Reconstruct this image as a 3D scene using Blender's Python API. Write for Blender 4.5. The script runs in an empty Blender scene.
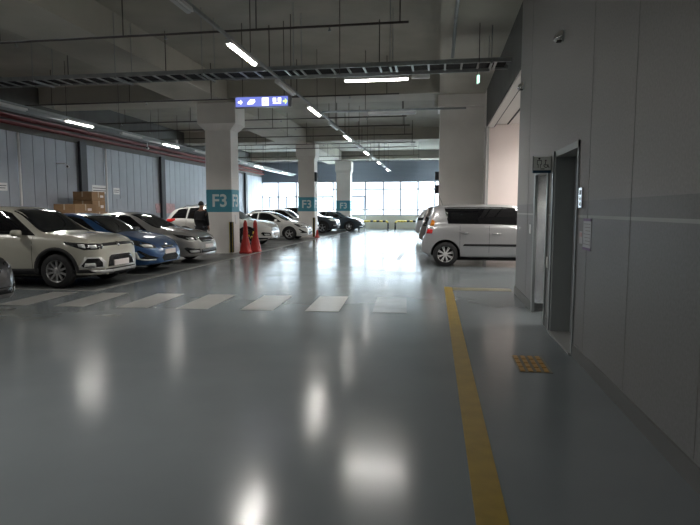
import bpy, bmesh, math, random
from mathutils import Vector, Matrix
from mathutils.bvhtree import BVHTree
random.seed(7)
sc = bpy.context.scene
col = sc.collection
PI = math.pi

# ---------------------------------------------------------------- camera, sky, exposure
cam_data = bpy.data.cameras.new('camera')
cam_data.sensor_fit = 'HORIZONTAL'; cam_data.sensor_width = 36.0
cam_data.lens = 560.0 / 700.0 * 36.0
cam_data.clip_end = 300
cam = bpy.data.objects.new('camera', cam_data); col.objects.link(cam)
cam.location = (0, 0, 1.5)
cam.rotation_euler = (math.radians(90 - 5.356), 0, math.radians(8.892))
sc.camera = cam

SKY = 1.0          # overcast sky outside the far windows
LAMP = 34.0        # watts sent downwards by each lit batten
TUBE = 17.0        # fluorescent tubes
sc.view_settings.view_transform = 'Standard'
sc.view_settings.look = 'None'
sc.view_settings.exposure = 1.2
sc.view_settings.gamma = 1.0
sc.view_settings.use_curve_mapping = False
world = bpy.data.worlds.new('world'); sc.world = world
world.use_nodes = True
wn = world.node_tree.nodes; wl = world.node_tree.links
wn['Background'].inputs['Color'].default_value = (0.80, 0.91, 1.0, 1)
# overcast sky: pale near the horizon, several times brighter overhead
_tc = wn.new('ShaderNodeTexCoord'); _sx = wn.new('ShaderNodeSeparateXYZ'); _mr = wn.new('ShaderNodeMapRange')
_mr.inputs['From Min'].default_value = 0.05; _mr.inputs['From Max'].default_value = 0.45
_mr.inputs['To Min'].default_value = 1.7 * SKY; _mr.inputs['To Max'].default_value = 18.0 * SKY
wl.new(_tc.outputs['Generated'], _sx.inputs[0]); wl.new(_sx.outputs['Z'], _mr.inputs['Value'])
wl.new(_mr.outputs['Result'], wn['Background'].inputs['Strength'])

# ---------------------------------------------------------------- materials
def mat(name, color, rough=0.5, metal=0.0, coat=0.0, noise=None, bump=None, emit=None, spec=None, rnoise=None):
    m = bpy.data.materials.new(name); m.use_nodes = True
    nt = m.node_tree; b = nt.nodes['Principled BSDF']
    c = (*color, 1)
    b.inputs['Base Color'].default_value = c
    b.inputs['Roughness'].default_value = rough
    b.inputs['Metallic'].default_value = metal
    if coat: b.inputs['Coat Weight'].default_value = coat; b.inputs['Coat Roughness'].default_value = 0.04
    if spec is not None: b.inputs['Specular IOR Level'].default_value = spec
    if emit:
        b.inputs['Emission Color'].default_value = (*emit[0], 1); b.inputs['Emission Strength'].default_value = emit[1]
    tc = nt.nodes.new('ShaderNodeTexCoord')
    def nz(scale, detail=4):
        n = nt.nodes.new('ShaderNodeTexNoise'); n.inputs['Scale'].default_value = scale
        n.inputs['Detail'].default_value = detail
        nt.links.new(tc.outputs['Object'], n.inputs['Vector']); return n
    if noise:
        scale, amt = noise
        n = nz(scale); mp = nt.nodes.new('ShaderNodeMapRange')
        mp.inputs['From Min'].default_value = 0.3; mp.inputs['From Max'].default_value = 0.7
        mp.inputs['To Min'].default_value = 1 - amt; mp.inputs['To Max'].default_value = 1 + amt
        nt.links.new(n.outputs['Fac'], mp.inputs['Value'])
        v = nt.nodes.new('ShaderNodeVectorMath'); v.operation = 'SCALE'
        v.inputs[0].default_value = color
        nt.links.new(mp.outputs['Result'], v.inputs['Scale'])
        nt.links.new(v.outputs['Vector'], b.inputs['Base Color'])
    if bump:
        scale, st = bump
        n = nz(scale); bp = nt.nodes.new('ShaderNodeBump'); bp.inputs['Strength'].default_value = st
        bp.inputs['Distance'].default_value = 0.02
        nt.links.new(n.outputs['Fac'], bp.inputs['Height']); nt.links.new(bp.outputs['Normal'], b.inputs['Normal'])
    if rnoise:
        scale, lo, hi = rnoise
        n = nz(scale, 3); mp = nt.nodes.new('ShaderNodeMapRange')
        mp.inputs['From Min'].default_value = 0.3; mp.inputs['From Max'].default_value = 0.7
        mp.inputs['To Min'].default_value = lo; mp.inputs['To Max'].default_value = hi
        nt.links.new(n.outputs['Fac'], mp.inputs['Value']); nt.links.new(mp.outputs['Result'], b.inputs['Roughness'])
    return m

M = {}
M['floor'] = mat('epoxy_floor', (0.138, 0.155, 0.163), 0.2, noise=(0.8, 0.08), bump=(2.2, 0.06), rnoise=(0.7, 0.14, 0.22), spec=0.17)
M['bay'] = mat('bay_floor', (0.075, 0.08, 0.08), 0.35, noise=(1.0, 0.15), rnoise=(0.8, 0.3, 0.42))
M['paint_white'] = mat('floor_paint_white', (0.25, 0.25, 0.238), 0.28, noise=(3.0, 0.12))
M['paint_faint'] = mat('floor_paint_faint', (0.19, 0.20, 0.20), 0.25, noise=(3.0, 0.12))
M['paint_yellow'] = mat('floor_paint_yellow', (0.21, 0.145, 0.025), 0.35, noise=(6.0, 0.18))
M['paint_yellow_worn'] = mat('floor_paint_yellow_worn', (0.20, 0.18, 0.12), 0.28, noise=(4.0, 0.2))
M['concrete'] = mat('ceiling_concrete', (0.40, 0.38, 0.33), 0.9, noise=(0.7, 0.14), bump=(14, 0.25))
M['girder'] = mat('girder_concrete', (0.46, 0.44, 0.385), 0.9, noise=(0.6, 0.12), bump=(14, 0.2))
M['column'] = mat('column_paint', (0.80, 0.77, 0.735), 0.6, noise=(1.5, 0.05))
M['band'] = mat('band_blue', (0.065, 0.29, 0.38), 0.5, noise=(3, 0.05))
M['letter'] = mat('band_letters', (0.68, 0.76, 0.74), 0.5)
M['granite'] = mat('wall_tile_upper', (0.235, 0.225, 0.215), 0.55, noise=(45, 0.10))
M['granite_dark'] = mat('wall_tile_lower', (0.165, 0.167, 0.17), 0.5, noise=(45, 0.12))
M['granite_band'] = mat('wall_tile_band', (0.15, 0.148, 0.146), 0.5, noise=(45, 0.12))
M['groove'] = mat('tile_joint', (0.205, 0.2, 0.195), 0.8)
M['lightline'] = mat('wall_light_line', (0.32, 0.32, 0.31), 0.5)
M['skirting'] = mat('skirting', (0.11, 0.113, 0.113), 0.5)
M['steelpanel'] = mat('metal_wall_panel', (0.36, 0.39, 0.44), 0.5, metal=0.15, noise=(2.0, 0.07), rnoise=(2, 0.48, 0.6))
M['seam'] = mat('panel_seam', (0.10, 0.11, 0.12), 0.7)
M['darksteel'] = mat('dark_steel', (0.05, 0.055, 0.065), 0.6)
M['galv'] = mat('galvanised', (0.33, 0.35, 0.35), 0.4, metal=0.6, noise=(6, 0.12))
M['pipe'] = mat('pipe_dark', (0.075, 0.065, 0.06), 0.6)
M['redpipe'] = mat('red_pipe', (0.11, 0.010, 0.010), 0.85, noise=(4, 0.15))
M['white'] = mat('white_plastic', (0.75, 0.75, 0.74), 0.45)
M['stainless'] = mat('stainless', (0.72, 0.75, 0.77), 0.22, metal=0.75, noise=(3.0, 0.25), bump=(3.5, 0.9))
M['leaf'] = mat('elevator_leaf', (0.40, 0.42, 0.425), 0.45, metal=0.15)
M['silver_trim'] = mat('silver_trim', (0.62, 0.62, 0.61), 0.25, metal=0.35)
M['frame_metal'] = mat('frame_metal', (0.27, 0.29, 0.29), 0.4, metal=0.4)
M['frame_grey'] = mat('frame_grey', (0.23, 0.25, 0.26), 0.4, metal=0.4)
M['pink'] = mat('lobby_wall', (0.80, 0.70, 0.665), 0.7, noise=(1.0, 0.04))
M['soffit'] = mat('soffit_white', (0.75, 0.71, 0.67), 0.7)
M['lintel'] = mat('lintel_dark', (0.10, 0.10, 0.095), 0.8, noise=(2, 0.1))
M['louvre'] = mat('louvre_slate', (0.23, 0.26, 0.31), 0.6)
M['beige'] = mat('sill_beige', (0.50, 0.49, 0.43), 0.7)
M['mullion'] = mat('mullion', (0.16, 0.18, 0.22), 0.5)
M['black'] = mat('black_rubber', (0.012, 0.012, 0.013), 0.75)
M['blackgloss'] = mat('black_gloss', (0.012, 0.012, 0.013), 0.2)
M['tint'] = mat('tinted_glass', (0.008, 0.008, 0.009), 0.04, spec=0.6)
M['tint2'] = mat('windshield_glass', (0.011, 0.013, 0.015), 0.03, spec=0.7)
M['chrome'] = mat('chrome', (0.75, 0.75, 0.76), 0.12, metal=1.0)
M['alloy'] = mat('alloy', (0.60, 0.60, 0.60), 0.25, metal=0.5)
M['alloy_dark'] = mat('alloy_dark', (0.36, 0.36, 0.36), 0.3, metal=0.5)
M['lens'] = mat('lamp_lens', (0.80, 0.81, 0.80), 0.15, metal=0.2, coat=1)
M['lens_dark'] = mat('lamp_lens_dark', (0.035, 0.037, 0.04), 0.1, metal=0.4, coat=1)
M['redlens'] = mat('red_lens', (0.65, 0.02, 0.02), 0.15, coat=1)
M['amber'] = mat('amber_lens', (0.75, 0.25, 0.03), 0.15, coat=1)
M['plate'] = mat('plate_white', (0.72, 0.66, 0.64), 0.5)
M['cardboard'] = mat('cardboard', (0.27, 0.165, 0.085), 0.85, noise=(5, 0.08))
M['tape'] = mat('carton_tape', (0.45, 0.37, 0.27), 0.4)
M['conered'] = mat('cone_red', (0.36, 0.02, 0.016), 0.45, noise=(5, 0.1))
M['yellow'] = mat('yellow_stripe', (0.62, 0.47, 0.05), 0.5)
M['purple'] = mat('notice_purple', (0.13, 0.06, 0.17), 0.5)
M['notice'] = mat('notice_paper', (0.42, 0.43, 0.46), 0.5)
M['pinkred'] = mat('faded_red', (0.50, 0.33, 0.34), 0.7, noise=(8, 0.2))
M['signplate'] = mat('sign_plate', (0.85, 0.88, 0.85), 0.3)
M['signink'] = mat('sign_ink', (0.03, 0.04, 0.04), 0.5)
M['signblue'] = mat('sign_blue', (0.015, 0.06, 0.11), 0.4)
M['tube'] = mat('tube_lit', (0.9, 0.9, 0.9), 0.5, emit=((1.0, 0.97, 0.92), TUBE))
M['tube_off'] = mat('tube_unlit', (0.60, 0.61, 0.61), 0.4)
M['sign_lit'] = mat('sign_lit_blue', (0.1, 0.1, 0.3), 0.5, emit=((0.16, 0.20, 0.62), 0.55))
M['icon_lit'] = mat('sign_lit_icon', (0.9, 0.9, 0.8), 0.5, emit=((1.0, 0.97, 0.9), 0.9))
M['icon_green'] = mat('sign_lit_green', (0.5, 0.9, 0.2), 0.5, emit=((0.62, 0.9, 0.25), 0.7))
M['exit_lit'] = mat('exit_lit', (0.5, 0.9, 0.7), 0.5, emit=((0.45, 0.95, 0.7), 1.2))
M['skin'] = mat('skin', (0.35, 0.20, 0.14), 0.6)
M['hair'] = mat('hair', (0.01, 0.009, 0.009), 0.6)
M['jacket'] = mat('jacket', (0.010, 0.010, 0.013), 0.8)
M['jeans'] = mat('jeans', (0.07, 0.08, 0.10), 0.85)
M['shoe'] = mat('shoe', (0.03, 0.03, 0.03), 0.6)
M['outside'] = mat('outside_ground', (0.55, 0.55, 0.52), 0.9)
M['green'] = mat('outside_green', (0.35, 0.60, 0.50), 0.9)

def glass_mat():
    m = bpy.data.materials.new('window_glass'); m.use_nodes = True
    nt = m.node_tree; nt.nodes.clear()
    o = nt.nodes.new('ShaderNodeOutputMaterial'); mx = nt.nodes.new('ShaderNodeMixShader')
    t = nt.nodes.new('ShaderNodeBsdfTransparent'); g = nt.nodes.new('ShaderNodeBsdfGlossy')
    t.inputs['Color'].default_value = (0.93, 0.96, 0.97, 1); g.inputs['Roughness'].default_value = 0.02
    mx.inputs['Fac'].default_value = 0.06
    nt.links.new(t.outputs[0], mx.inputs[1]); nt.links.new(g.outputs[0], mx.inputs[2]); nt.links.new(mx.outputs[0], o.inputs[0])
    return m
M['glass'] = glass_mat()

def paint(name, c, metal=0.0, rough=0.3):
    return mat(name, c, rough, metal=metal, coat=1.0)
M['p_cream'] = paint('paint_cream', (0.40, 0.39, 0.33))
M['p_blue'] = paint('paint_blue', (0.02, 0.075, 0.20), 0.4, 0.35)
M['p_silver'] = paint('paint_champagne', (0.34, 0.335, 0.32), 0.6)
M['p_white'] = paint('paint_white', (0.62, 0.61, 0.58))
M['p_dark'] = paint('paint_dark', (0.035, 0.045, 0.055), 0.3)
M['p_darkblue'] = paint('paint_darkblue', (0.03, 0.045, 0.06), 0.3)
M['p_black'] = paint('paint_black', (0.012, 0.012, 0.014))
M['p_soul'] = paint('paint_pale_silver', (0.38, 0.38, 0.385), 0.4)
M['p_brown'] = paint('paint_taupe', (0.20, 0.18, 0.17), 0.4)
M['p_grey'] = paint('paint_grey', (0.42, 0.43, 0.44), 0.3)

# ---------------------------------------------------------------- mesh builder
class MB:
    def __init__(s): s.v = []; s.f = []; s.m = []; s.sm = []
    def add(s, vs, fs, mi=0, smooth=False):
        n = len(s.v); s.v += [tuple(v) for v in vs]
        s.f += [tuple(i + n for i in f) for f in fs]; s.m += [mi] * len(fs); s.sm += [smooth] * len(fs)
        return s
    def box(s, x0, x1, y0, y1, z0, z1, mi=0, bev=0.0):
        if bev:
            b = bev
            vs = []
            for (z, k) in ((z0, b), (z0 + b, 0), (z1 - b, 0), (z1, b)):
                vs += [(x0 + k, y0 + b, z), (x0 + b, y0 + k, z), (x1 - b, y0 + k, z), (x1 - k, y0 + b, z),
                       (x1 - k, y1 - b, z), (x1 - b, y1 - k, z), (x0 + b, y1 - k, z), (x0 + k, y1 - b, z)]
            fs = [tuple(range(7, -1, -1)), tuple(range(24, 32))]
            for r in range(3):
                for i in range(8):
                    j = (i + 1) % 8
                    fs.append((r * 8 + i, r * 8 + j, r * 8 + 8 + j, r * 8 + 8 + i))
            return s.add(vs, fs, mi)
        vs = [(x, y, z) for z in (z0, z1) for y in (y0, y1) for x in (x0, x1)]
        return s.add(vs, [(0, 2, 3, 1), (4, 5, 7, 6), (0, 1, 5, 4), (2, 6, 7, 3), (0, 4, 6, 2), (1, 3, 7, 5)], mi)
    def obox(s, c, ax, hx, ay, hy, az, hz, mi=0):
        c = Vector(c); ax = Vector(ax) * hx; ay = Vector(ay) * hy; az = Vector(az) * hz
        vs = [c + ax * i + ay * j + az * k for k in (-1, 1) for j in (-1, 1) for i in (-1, 1)]
        return s.add(vs, [(0, 2, 3, 1), (4, 5, 7, 6), (0, 1, 5, 4), (2, 6, 7, 3), (0, 4, 6, 2), (1, 3, 7, 5)], mi)
    def tube(s, pts, r, n=10, mi=0, caps=True):
        pts = [Vector(p) for p in pts]; rings = []
        up = Vector((0, 0, 1))
        for i, p in enumerate(pts):
            d = (pts[min(i + 1, len(pts) - 1)] - pts[max(i - 1, 0)]).normalized()
            a = d.cross(up)
            if a.length < 0.05: a = d.cross(Vector((0, 1, 0)))
            a.normalize(); b = d.cross(a)
            rr = r[i] if isinstance(r, (list, tuple)) else r
            rings.append([p + (a * math.cos(2 * PI * k / n) + b * math.sin(2 * PI * k / n)) * rr for k in range(n)])
        vs = [v for R in rings for v in R]; fs = []
        for i in range(len(rings) - 1):
            for k in range(n):
                l = (k + 1) % n
                fs.append((i * n + k, i * n + l, (i + 1) * n + l, (i + 1) * n + k))
        if caps: fs += [tuple(range(n - 1, -1, -1)), tuple(range((len(rings) - 1) * n, len(rings) * n))]
        return s.add(vs, fs, mi, True)
    def lathe(s, prof, c, axis='Z', n=32, mi=0, a0=0, a1=2 * PI, smooth=True):
        c = Vector(c); vs = []; fs = []; m = len(prof)
        full = abs(a1 - a0 - 2 * PI) < 1e-6
        cnt = n if full else n + 1
        for k in range(cnt):
            t = a0 + (a1 - a0) * k / n
            for (r, h) in prof:
                q = {'Z': (r * math.cos(t), r * math.sin(t), h), 'Y': (r * math.cos(t), h, r * math.sin(t)),
                     'X': (h, r * math.cos(t), r * math.sin(t))}[axis]
                vs.append(c + Vector(q))
        for k in range(n):
            l = (k + 1) % cnt
            for i in range(m - 1):
                fs.append((k * m + i, l * m + i, l * m + i + 1, k * m + i + 1))
        return s.add(vs, fs, mi, smooth)
    def prism(s, poly, axis, h0, h1, mi=0):
        n = len(poly); vs = []
        for h in (h0, h1):
            for (a, b) in poly:
                vs.append({'X': (h, a, b), 'Y': (a, h, b), 'Z': (a, b, h)}[axis])
        fs = [tuple(range(n)), tuple(range(2 * n - 1, n - 1, -1))] + [(i, i + n, (i + 1) % n + n, (i + 1) % n) for i in range(n)]
        return s.add(vs, fs, mi)
    def build(s, name, mats, parent=None, smooth=None, recalc=True):
        me = bpy.data.meshes.new(name); me.from_pydata(s.v, [], s.f)
        if not isinstance(mats, (list, tuple)): mats = [mats]
        for m in mats: me.materials.append(m)
        for p, mi, sm in zip(me.polygons, s.m, s.sm):
            p.material_index = mi; p.use_smooth = sm if smooth is None else smooth
        if recalc:
            b = bmesh.new(); b.from_mesh(me); bmesh.ops.recalc_face_normals(b, faces=b.faces); b.to_mesh(me); b.free()
        me.validate()
        o = bpy.data.objects.new(name, me); col.objects.link(o)
        if parent: o.parent = parent
        return o

def tag(o, label=None, cat=None, group=None, kind=None):
    if label: o['label'] = label
    if cat: o['category'] = cat
    if group: o['group'] = group
    if kind: o['kind'] = kind
    return o
def empty(name, loc=(0, 0, 0), rz=0, label=None, cat=None, group=None):
    o = bpy.data.objects.new(name, None); col.objects.link(o)
    o.location = loc; o.rotation_euler = (0, 0, rz); o.empty_display_size = 0.2
    return tag(o, label, cat, group)
def struct(name, mb, m, parent=None):
    o = mb.build(name, m, parent)
    if not parent: o['kind'] = 'structure'
    return o
def copy_tree(o, parent=None):
    c = o.copy(); col.objects.link(c)
    if parent: c.parent = parent
    for ch in list(o.children): copy_tree(ch, c)
    return c
def text(body, size, mtx, m, name='lettering', parent=None, extrude=0.004, sx=1.0, bold=0.0):
    cu = bpy.data.curves.new(name, 'FONT'); cu.body = body; cu.size = size; cu.extrude = extrude
    cu.align_x = 'CENTER'; cu.align_y = 'CENTER'; cu.offset = bold
    t = bpy.data.objects.new(name, cu); col.objects.link(t)
    dg = bpy.context.evaluated_depsgraph_get(); dg.update()
    me = bpy.data.meshes.new_from_object(t.evaluated_get(dg))
    bpy.data.objects.remove(t); bpy.data.curves.remove(cu)
    me.transform(mtx @ Matrix.Diagonal((sx, 1, 1, 1)))
    me.materials.clear(); me.materials.append(m)
    o = bpy.data.objects.new(name, me); col.objects.link(o)
    if parent: o.parent = parent
    return o
FACE_CAM = Matrix.Rotation(PI / 2, 4, 'X')                 # text facing -Y
FACE_RIGHT = Matrix.Rotation(PI / 2, 4, 'Z') @ FACE_CAM    # text facing +X
FACE_LEFT = Matrix.Rotation(-PI / 2, 4, 'Z') @ FACE_CAM    # text facing -X

# ================================================================ THE ROOM
YB, YF, XL = -9.0, 44.0, -14.1
struct('floor', MB().box(XL - .2, 9.2, YB - .2, YF + .2, -0.3, 0), M['floor'])
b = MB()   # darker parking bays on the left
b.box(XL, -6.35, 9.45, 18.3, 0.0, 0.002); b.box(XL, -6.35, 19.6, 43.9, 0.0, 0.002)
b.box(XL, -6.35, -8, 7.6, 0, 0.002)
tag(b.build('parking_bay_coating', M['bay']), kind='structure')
struct('ceiling', MB().box(XL - .2, 9.2, YB - .2, YF + .2, 5.8, 6.1), M['concrete'])
b = MB().box(-8.6, -7.05, YB, YF, 5.1, 5.8); struct('ceiling_beam_left', b, M['girder'])
b = MB().box(0.0, 1.45, YB, YF, 5.1, 5.8); struct('ceiling_beam_right', b, M['girder'])
CY = (18.5, 30.1, 41.3)
b = MB()
for y in (6.9,) + CY:
    b.box(XL, -8.6, y - .1, y + 1.1, 5.2, 5.8); b.box(-7.05, 0, y - .1, y + 1.1, 5.2, 5.8); b.box(1.45, 9, y - .1, y + 1.1, 5.2, 5.8)
struct('ceiling_beam_cross', b, M['girder'])
# left wall of vertical metal panels: ribs and seams are its pattern
b = MB(); y = YB
b.box(XL - .2, XL - .02, YB, YF, 0, 5.8, 1)
while y < YF:
    b.box(XL - .03, XL, y + .012, min(y + .588, YF), 0, 4.12, 0)
    y += .6
b.box(XL - .02, XL + .03, YB, YF, 4.12, 5.8, 2)
struct('wall_left', b, [M['steelpanel'], M['seam'], M['lintel']])
for i, y in enumerate((20.65, 27.2, 33.5, 39.9)):
    o = MB().box(XL + .02, XL + .12, y - .16, y + .16, 0, 4.2).box(XL + .12, XL + .16, y - .2, y + .2, 0, 4.2).build('steel_column', M['darksteel'])
    tag(o, 'dark steel upright against the metal panel wall, number %s along it from the left of the photo' % ('one', 'two', 'three', 'four')[i], 'steel upright', 'steel uprights on the panel wall')
for y, lab, z0 in ((17.25, 'pale vertical conduit on the panel wall left of the small camera', 1.2), (22.3, 'pale vertical conduit on the panel wall right of the cardboard boxes', 1.2)):
    o = MB().tube([(XL + .06, y, 0), (XL + .06, y, 4.1)], .045)
    o = o.build('conduit', M['white']); tag(o, lab, 'conduit')

# back wall and closing walls
struct('wall_back', MB().box(XL - .2, 9.2, YB - .2, YB, 0, 5.8), M['granite'])
struct('wall_lobby_side', MB().box(8.8, 9.2, 10.2, YF, 0, 5.8), M['pink'])

# right wall: block with the elevator and washroom openings
def wall_piece(b, y0, y1, z0=0, z1=5.8, x1=1.9):
    def bx(a, c, mi):
        lo, hi = max(z0, a), min(z1, c)
        if hi > lo: b.box(1.4, x1, y0, y1, lo, hi, mi)
    bx(0, 1.425, 1); bx(1.425, 1.45, 3); bx(1.45, 1.59, 2); bx(1.59, 5.8, 0)
b = MB()
for y0, y1, z0 in ((YB, 6.0, 0), (6.0, 7.12, 2.17), (7.12, 7.55, 0), (7.55, 8.55, 2.0), (8.55, 10.4, 0)):
    wall_piece(b, y0, y1, z0)
b.box(1.9, 9.2, 8.6, 10.4, 0, 5.8, 0)
b.box(2.6, 2.7, 5, 8.6, 0, 5.8, 1); b.box(1.9, 2.6, 7.2, 7.3, 0, 5.8, 1); b.box(1.9, 2.6, 5.4, 5.5, 0, 5.8, 1)
b.box(1.9, 2.6, 5.5, 8.6, 2.4, 2.5, 0)
zz = 0.71                                    # tile joints
y = -4
while y < 10:
    if not 5.95 < y < 8.6: b.box(1.398, 1.401, y, y + .004, .14, 5.79, 4)
    y += 1.2
struct('wall_right', b, [M['granite'], M['granite_dark'], M['granite_band'], M['lightline'], M['groove']])
b = MB().box(1.385, 1.4, YB, 5.95, 0, .13).box(1.385, 1.4, 8.6, 10.4, 0, .13).box(1.385, 1.4, 7.16, 7.5, 0, .13)
struct('baseboard_right', b, M['skirting'])

# elevator
d = empty('door_1', (1.4, 6.56, 0)); d['kind'] = 'structure'
def rel(o, root):
    o.data.transform(Matrix.Translation(-Vector(root.location))); o.parent = root; return o
b = MB().box(1.385, 1.62, 7.08, 7.14, 0, 2.2).box(1.385, 1.62, 5.98, 6.02, 0, 2.2).box(1.385, 1.62, 5.98, 7.14, 2.13, 2.2)
b.box(1.37, 1.385, 7.14, 7.22, 0, 2.2)
rel(b.build('elevator_frame', M['frame_metal']), d)
rel(MB().box(1.61, 1.65, 6.02, 6.55, .02, 2.13).build('elevator_leaf', M['leaf']), d)
rel(MB().box(1.61, 1.65, 6.555, 7.08, .02, 2.13).build('elevator_leaf', M['leaf']), d)
rel(MB().box(1.36, 1.66, 6.0, 7.1, 0.0, .02).build('elevator_sill', M['alloy_dark']), d)
p = empty('call_panel', (1.4, 5.85, 1.62), 0, 'narrow bright metal call panel beside the elevator door', 'elevator call panel')
MB().box(-.018, 0, -.06, .06, -.10, .10, bev=.004).build('face_plate', M['chrome'], p)
MB().box(-.022, -.018, -.03, .03, .03, .075).build('display', M['blackgloss'], p)
for z in (-.01, -.06): MB().lathe([(0, -.024), (.015, -.024), (.017, -.018)], (0, 0, z), 'X', 16).build('button', M['white'], p)
p = empty('notice_board', (1.4, 5.58, 1.27), 0, 'tall pale notice with purple top and bottom edges right of the elevator', 'notice')
MB().box(-.006, 0, -.14, .14, -.15, .15).build('paper', M['notice'], p)
MB().box(-.008, -.006, -.14, .14, .125, .15).build('purple_edge', M['purple'], p); MB().box(-.008, -.006, -.14, .14, -.15, -.125).build('purple_edge', M['purple'], p)
b = MB()
for k in range(7): b.box(-.0075, -.006, -.11, .11 - .03 * (k % 3), .095 - k * .032, .101 - k * .032)
b.build('printed_lines', M['groove'], p)
p = MB().box(1.394, 1.4, 5.74, 5.86, 1.17, 1.29).box(1.391, 1.394, 5.76, 5.84, 1.24, 1.28, 1).build('sticker', [M['notice'], M['pinkred']])
tag(p, 'small square sticker with a red patch between the elevator and the tall notice', 'sticker')

# washroom alcove with stainless cheek
d = empty('door_2', (1.4, 8.05, 0)); d['kind'] = 'structure'
rel(MB().box(1.41, 2.55, 8.5, 8.56, 0.13, 2.0).build('stainless_cheek', M['stainless']), d)
rel(MB().box(1.38, 1.42, 8.47, 8.57, 0, 2.0).box(1.38, 1.42, 7.53, 7.58, 0, 2.0).box(1.38, 1.42, 7.53, 8.57, 2.0, 2.03).build('trim_frame', M['frame_metal']), d)
p = empty('alcove_fill_light', (2.22, 7.95, 2.4), 0, 'small square light added out of sight to brighten the washroom alcove', 'ceiling light')  # fill lamp added above the header to light the stainless cheek
MB().box(-.14, .14, -.14, .14, -.03, 0, bev=.005).build('case', M['white'], p)
MB().box(-.11, .11, -.11, .11, -.04, -.03).build('diffuser', mat('alcove_fill_glow', (.9, .9, .9), .5, emit=((1, .97, .92), 95)), p)
p = empty('washroom_sign', (1.29, 7.45, 2.07), 0, 'small projecting washroom sign with person and wheelchair symbols and a dark blue bottom strip', 'sign')
MB().box(-.105, .105, -.008, .008, -.07, .10).build('plate', M['signplate'], p)
MB().box(-.112, -.105, -.012, .012, -.07, .11).build('side_bracket', M['darksteel'], p); MB().box(.105, .112, -.012, .012, -.07, .11).build('side_bracket', M['darksteel'], p)
MB().box(-.112, .112, -.014, .014, -.105, -.07).build('blue_strip', M['signblue'], p)
b = MB()
b.lathe([(0, -.011), (.013, -.011), (.013, -.008)], (-.035, 0, .075), 'Y', 14)
for x in (-.062, -.012): b.box(x, x + .006, -.011, -.008, .0, .052)
b.box(-.062, -.006, -.011, -.008, .047, .055); b.box(-.05, -.044, -.011, -.008, -.04, .0); b.box(-.024, -.018, -.011, -.008, -.04, .0)
b.box(-.062, -.044, -.011, -.008, -.002, .004); b.box(-.024, -.006, -.011, -.008, -.002, .004)
b.build('person_symbol', M['signink'], p); b = MB()
b.lathe([(0, -.011), (.010, -.011), (.010, -.008)], (.042, 0, .05), 'Y', 12)
b.lathe([(.021, -.008), (.021, -.011), (.029, -.011), (.029, -.008)], (.048, 0, -.01), 'Y', 20, a0=PI * .75, a1=PI * 2.15)
b.box(.036, .044, -.011, -.008, -.01, .038); b.box(.04, .066, -.011, -.008, -.008, 0); b.obox((.074, -.0095, -.022), (.6, 0, -.8), .02, (0, 1, 0), .0015, (.8, 0, .6), .004)
b.build('wheelchair_symbol', M['signink'], p)
MB().box(-.02, .03, -.011, -.008, -.058, -.050).build('small_line', M['signink'], p)
for (y, z, lab) in ((8.9, 1.21, 'small pale plate on the wall left of the stainless alcove'), (7.5, .83, 'small bright plate low on the wall strip between alcove and elevator')):
    p = MB().box(1.392, 1.4, y - .05, y + .05, z - .07, z + .07, bev=.003).build('wall_plate', M['white']); tag(p, lab, 'wall plate')

# round hooded fittings on the right wall
def hood(loc, label):
    p = empty('hooded_fitting', loc, 0, label, 'wall fitting'); p.scale = (.68, .68, .68)
    MB().lathe([(0, -.02), (.10, -.02), (.105, 0)], (0, 0, 0), 'X', 24).build('wall_plate', M['galv'], p)
    b = MB()
    vs = []; fs = []; n, m = 20, 8
    for j in range(m + 1):
        t = PI / 2 * j / m
        for i in range(n):
            a = 2 * PI * i / n
            vs.append((-.02 - .13 * math.sin(t) + .05 * math.cos(t) * min(0, math.sin(a)), .095 * math.cos(t) * math.cos(a), .095 * math.cos(t) * math.sin(a) - .02 * math.sin(t)))
    for j in range(m):
        for i in range(n):
            k = (i + 1) % n; fs.append((j * n + i, j * n + k, (j + 1) * n + k, (j + 1) * n + i))
    b.add(vs, fs, 0, True); b.build('hood', M['chrome'], p)
    MB().box(-.11, -.03, -.05, .05, -.10, -.075).build('dark_mouth', M['black'], p)
hood((1.4, 6.97, 3.5), 'chrome hooded fitting high on the right wall above the elevator')
hood((1.4, 10.0, 3.58), 'smaller looking chrome hooded fitting at the far corner of the right wall')

# lintel, soffit and lobby behind the roller shutter opening
b = MB().box(1.4, 1.56, 10.4, 17.6, 4.0, 5.8); struct('wall_lintel', b, M['lintel'])
b = MB().box(1.43, 1.60, 10.4, 17.55, 3.95, 4.0); b.box(1.56, 9, 10.4, 17.7, 4.06, 4.28)
struct('ceiling_lobby', b, M['soffit'])
struct('trim_1', MB().box(1.60, 1.64, 10.4, 17.55, 3.98, 4.05).box(2.0, 2.04, 10.4, 17.55, 4.04, 4.065), M['black'])
struct('wall_lobby', MB().box(1.46, 9.2, 17.6, 17.9, 0, 4.07), M['pink'])
struct('trim_2', MB().box(1.38, 1.46, 17.3, 17.42, 0, 3.96).box(1.38, 1.46, 17.46, 17.6, 0, 3.96), M['silver_trim'])
struct('wall_lobby_return', MB().box(1.4, 1.5, 17.6, 18.5, 0, 5.1), M['column'])
tag(MB().box(1.3, 8.5, 17.3, 17.5, 0, .004).build('floor_marking', M['paint_white']), 'pale floor line behind the silver hatchback', 'floor line')

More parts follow.
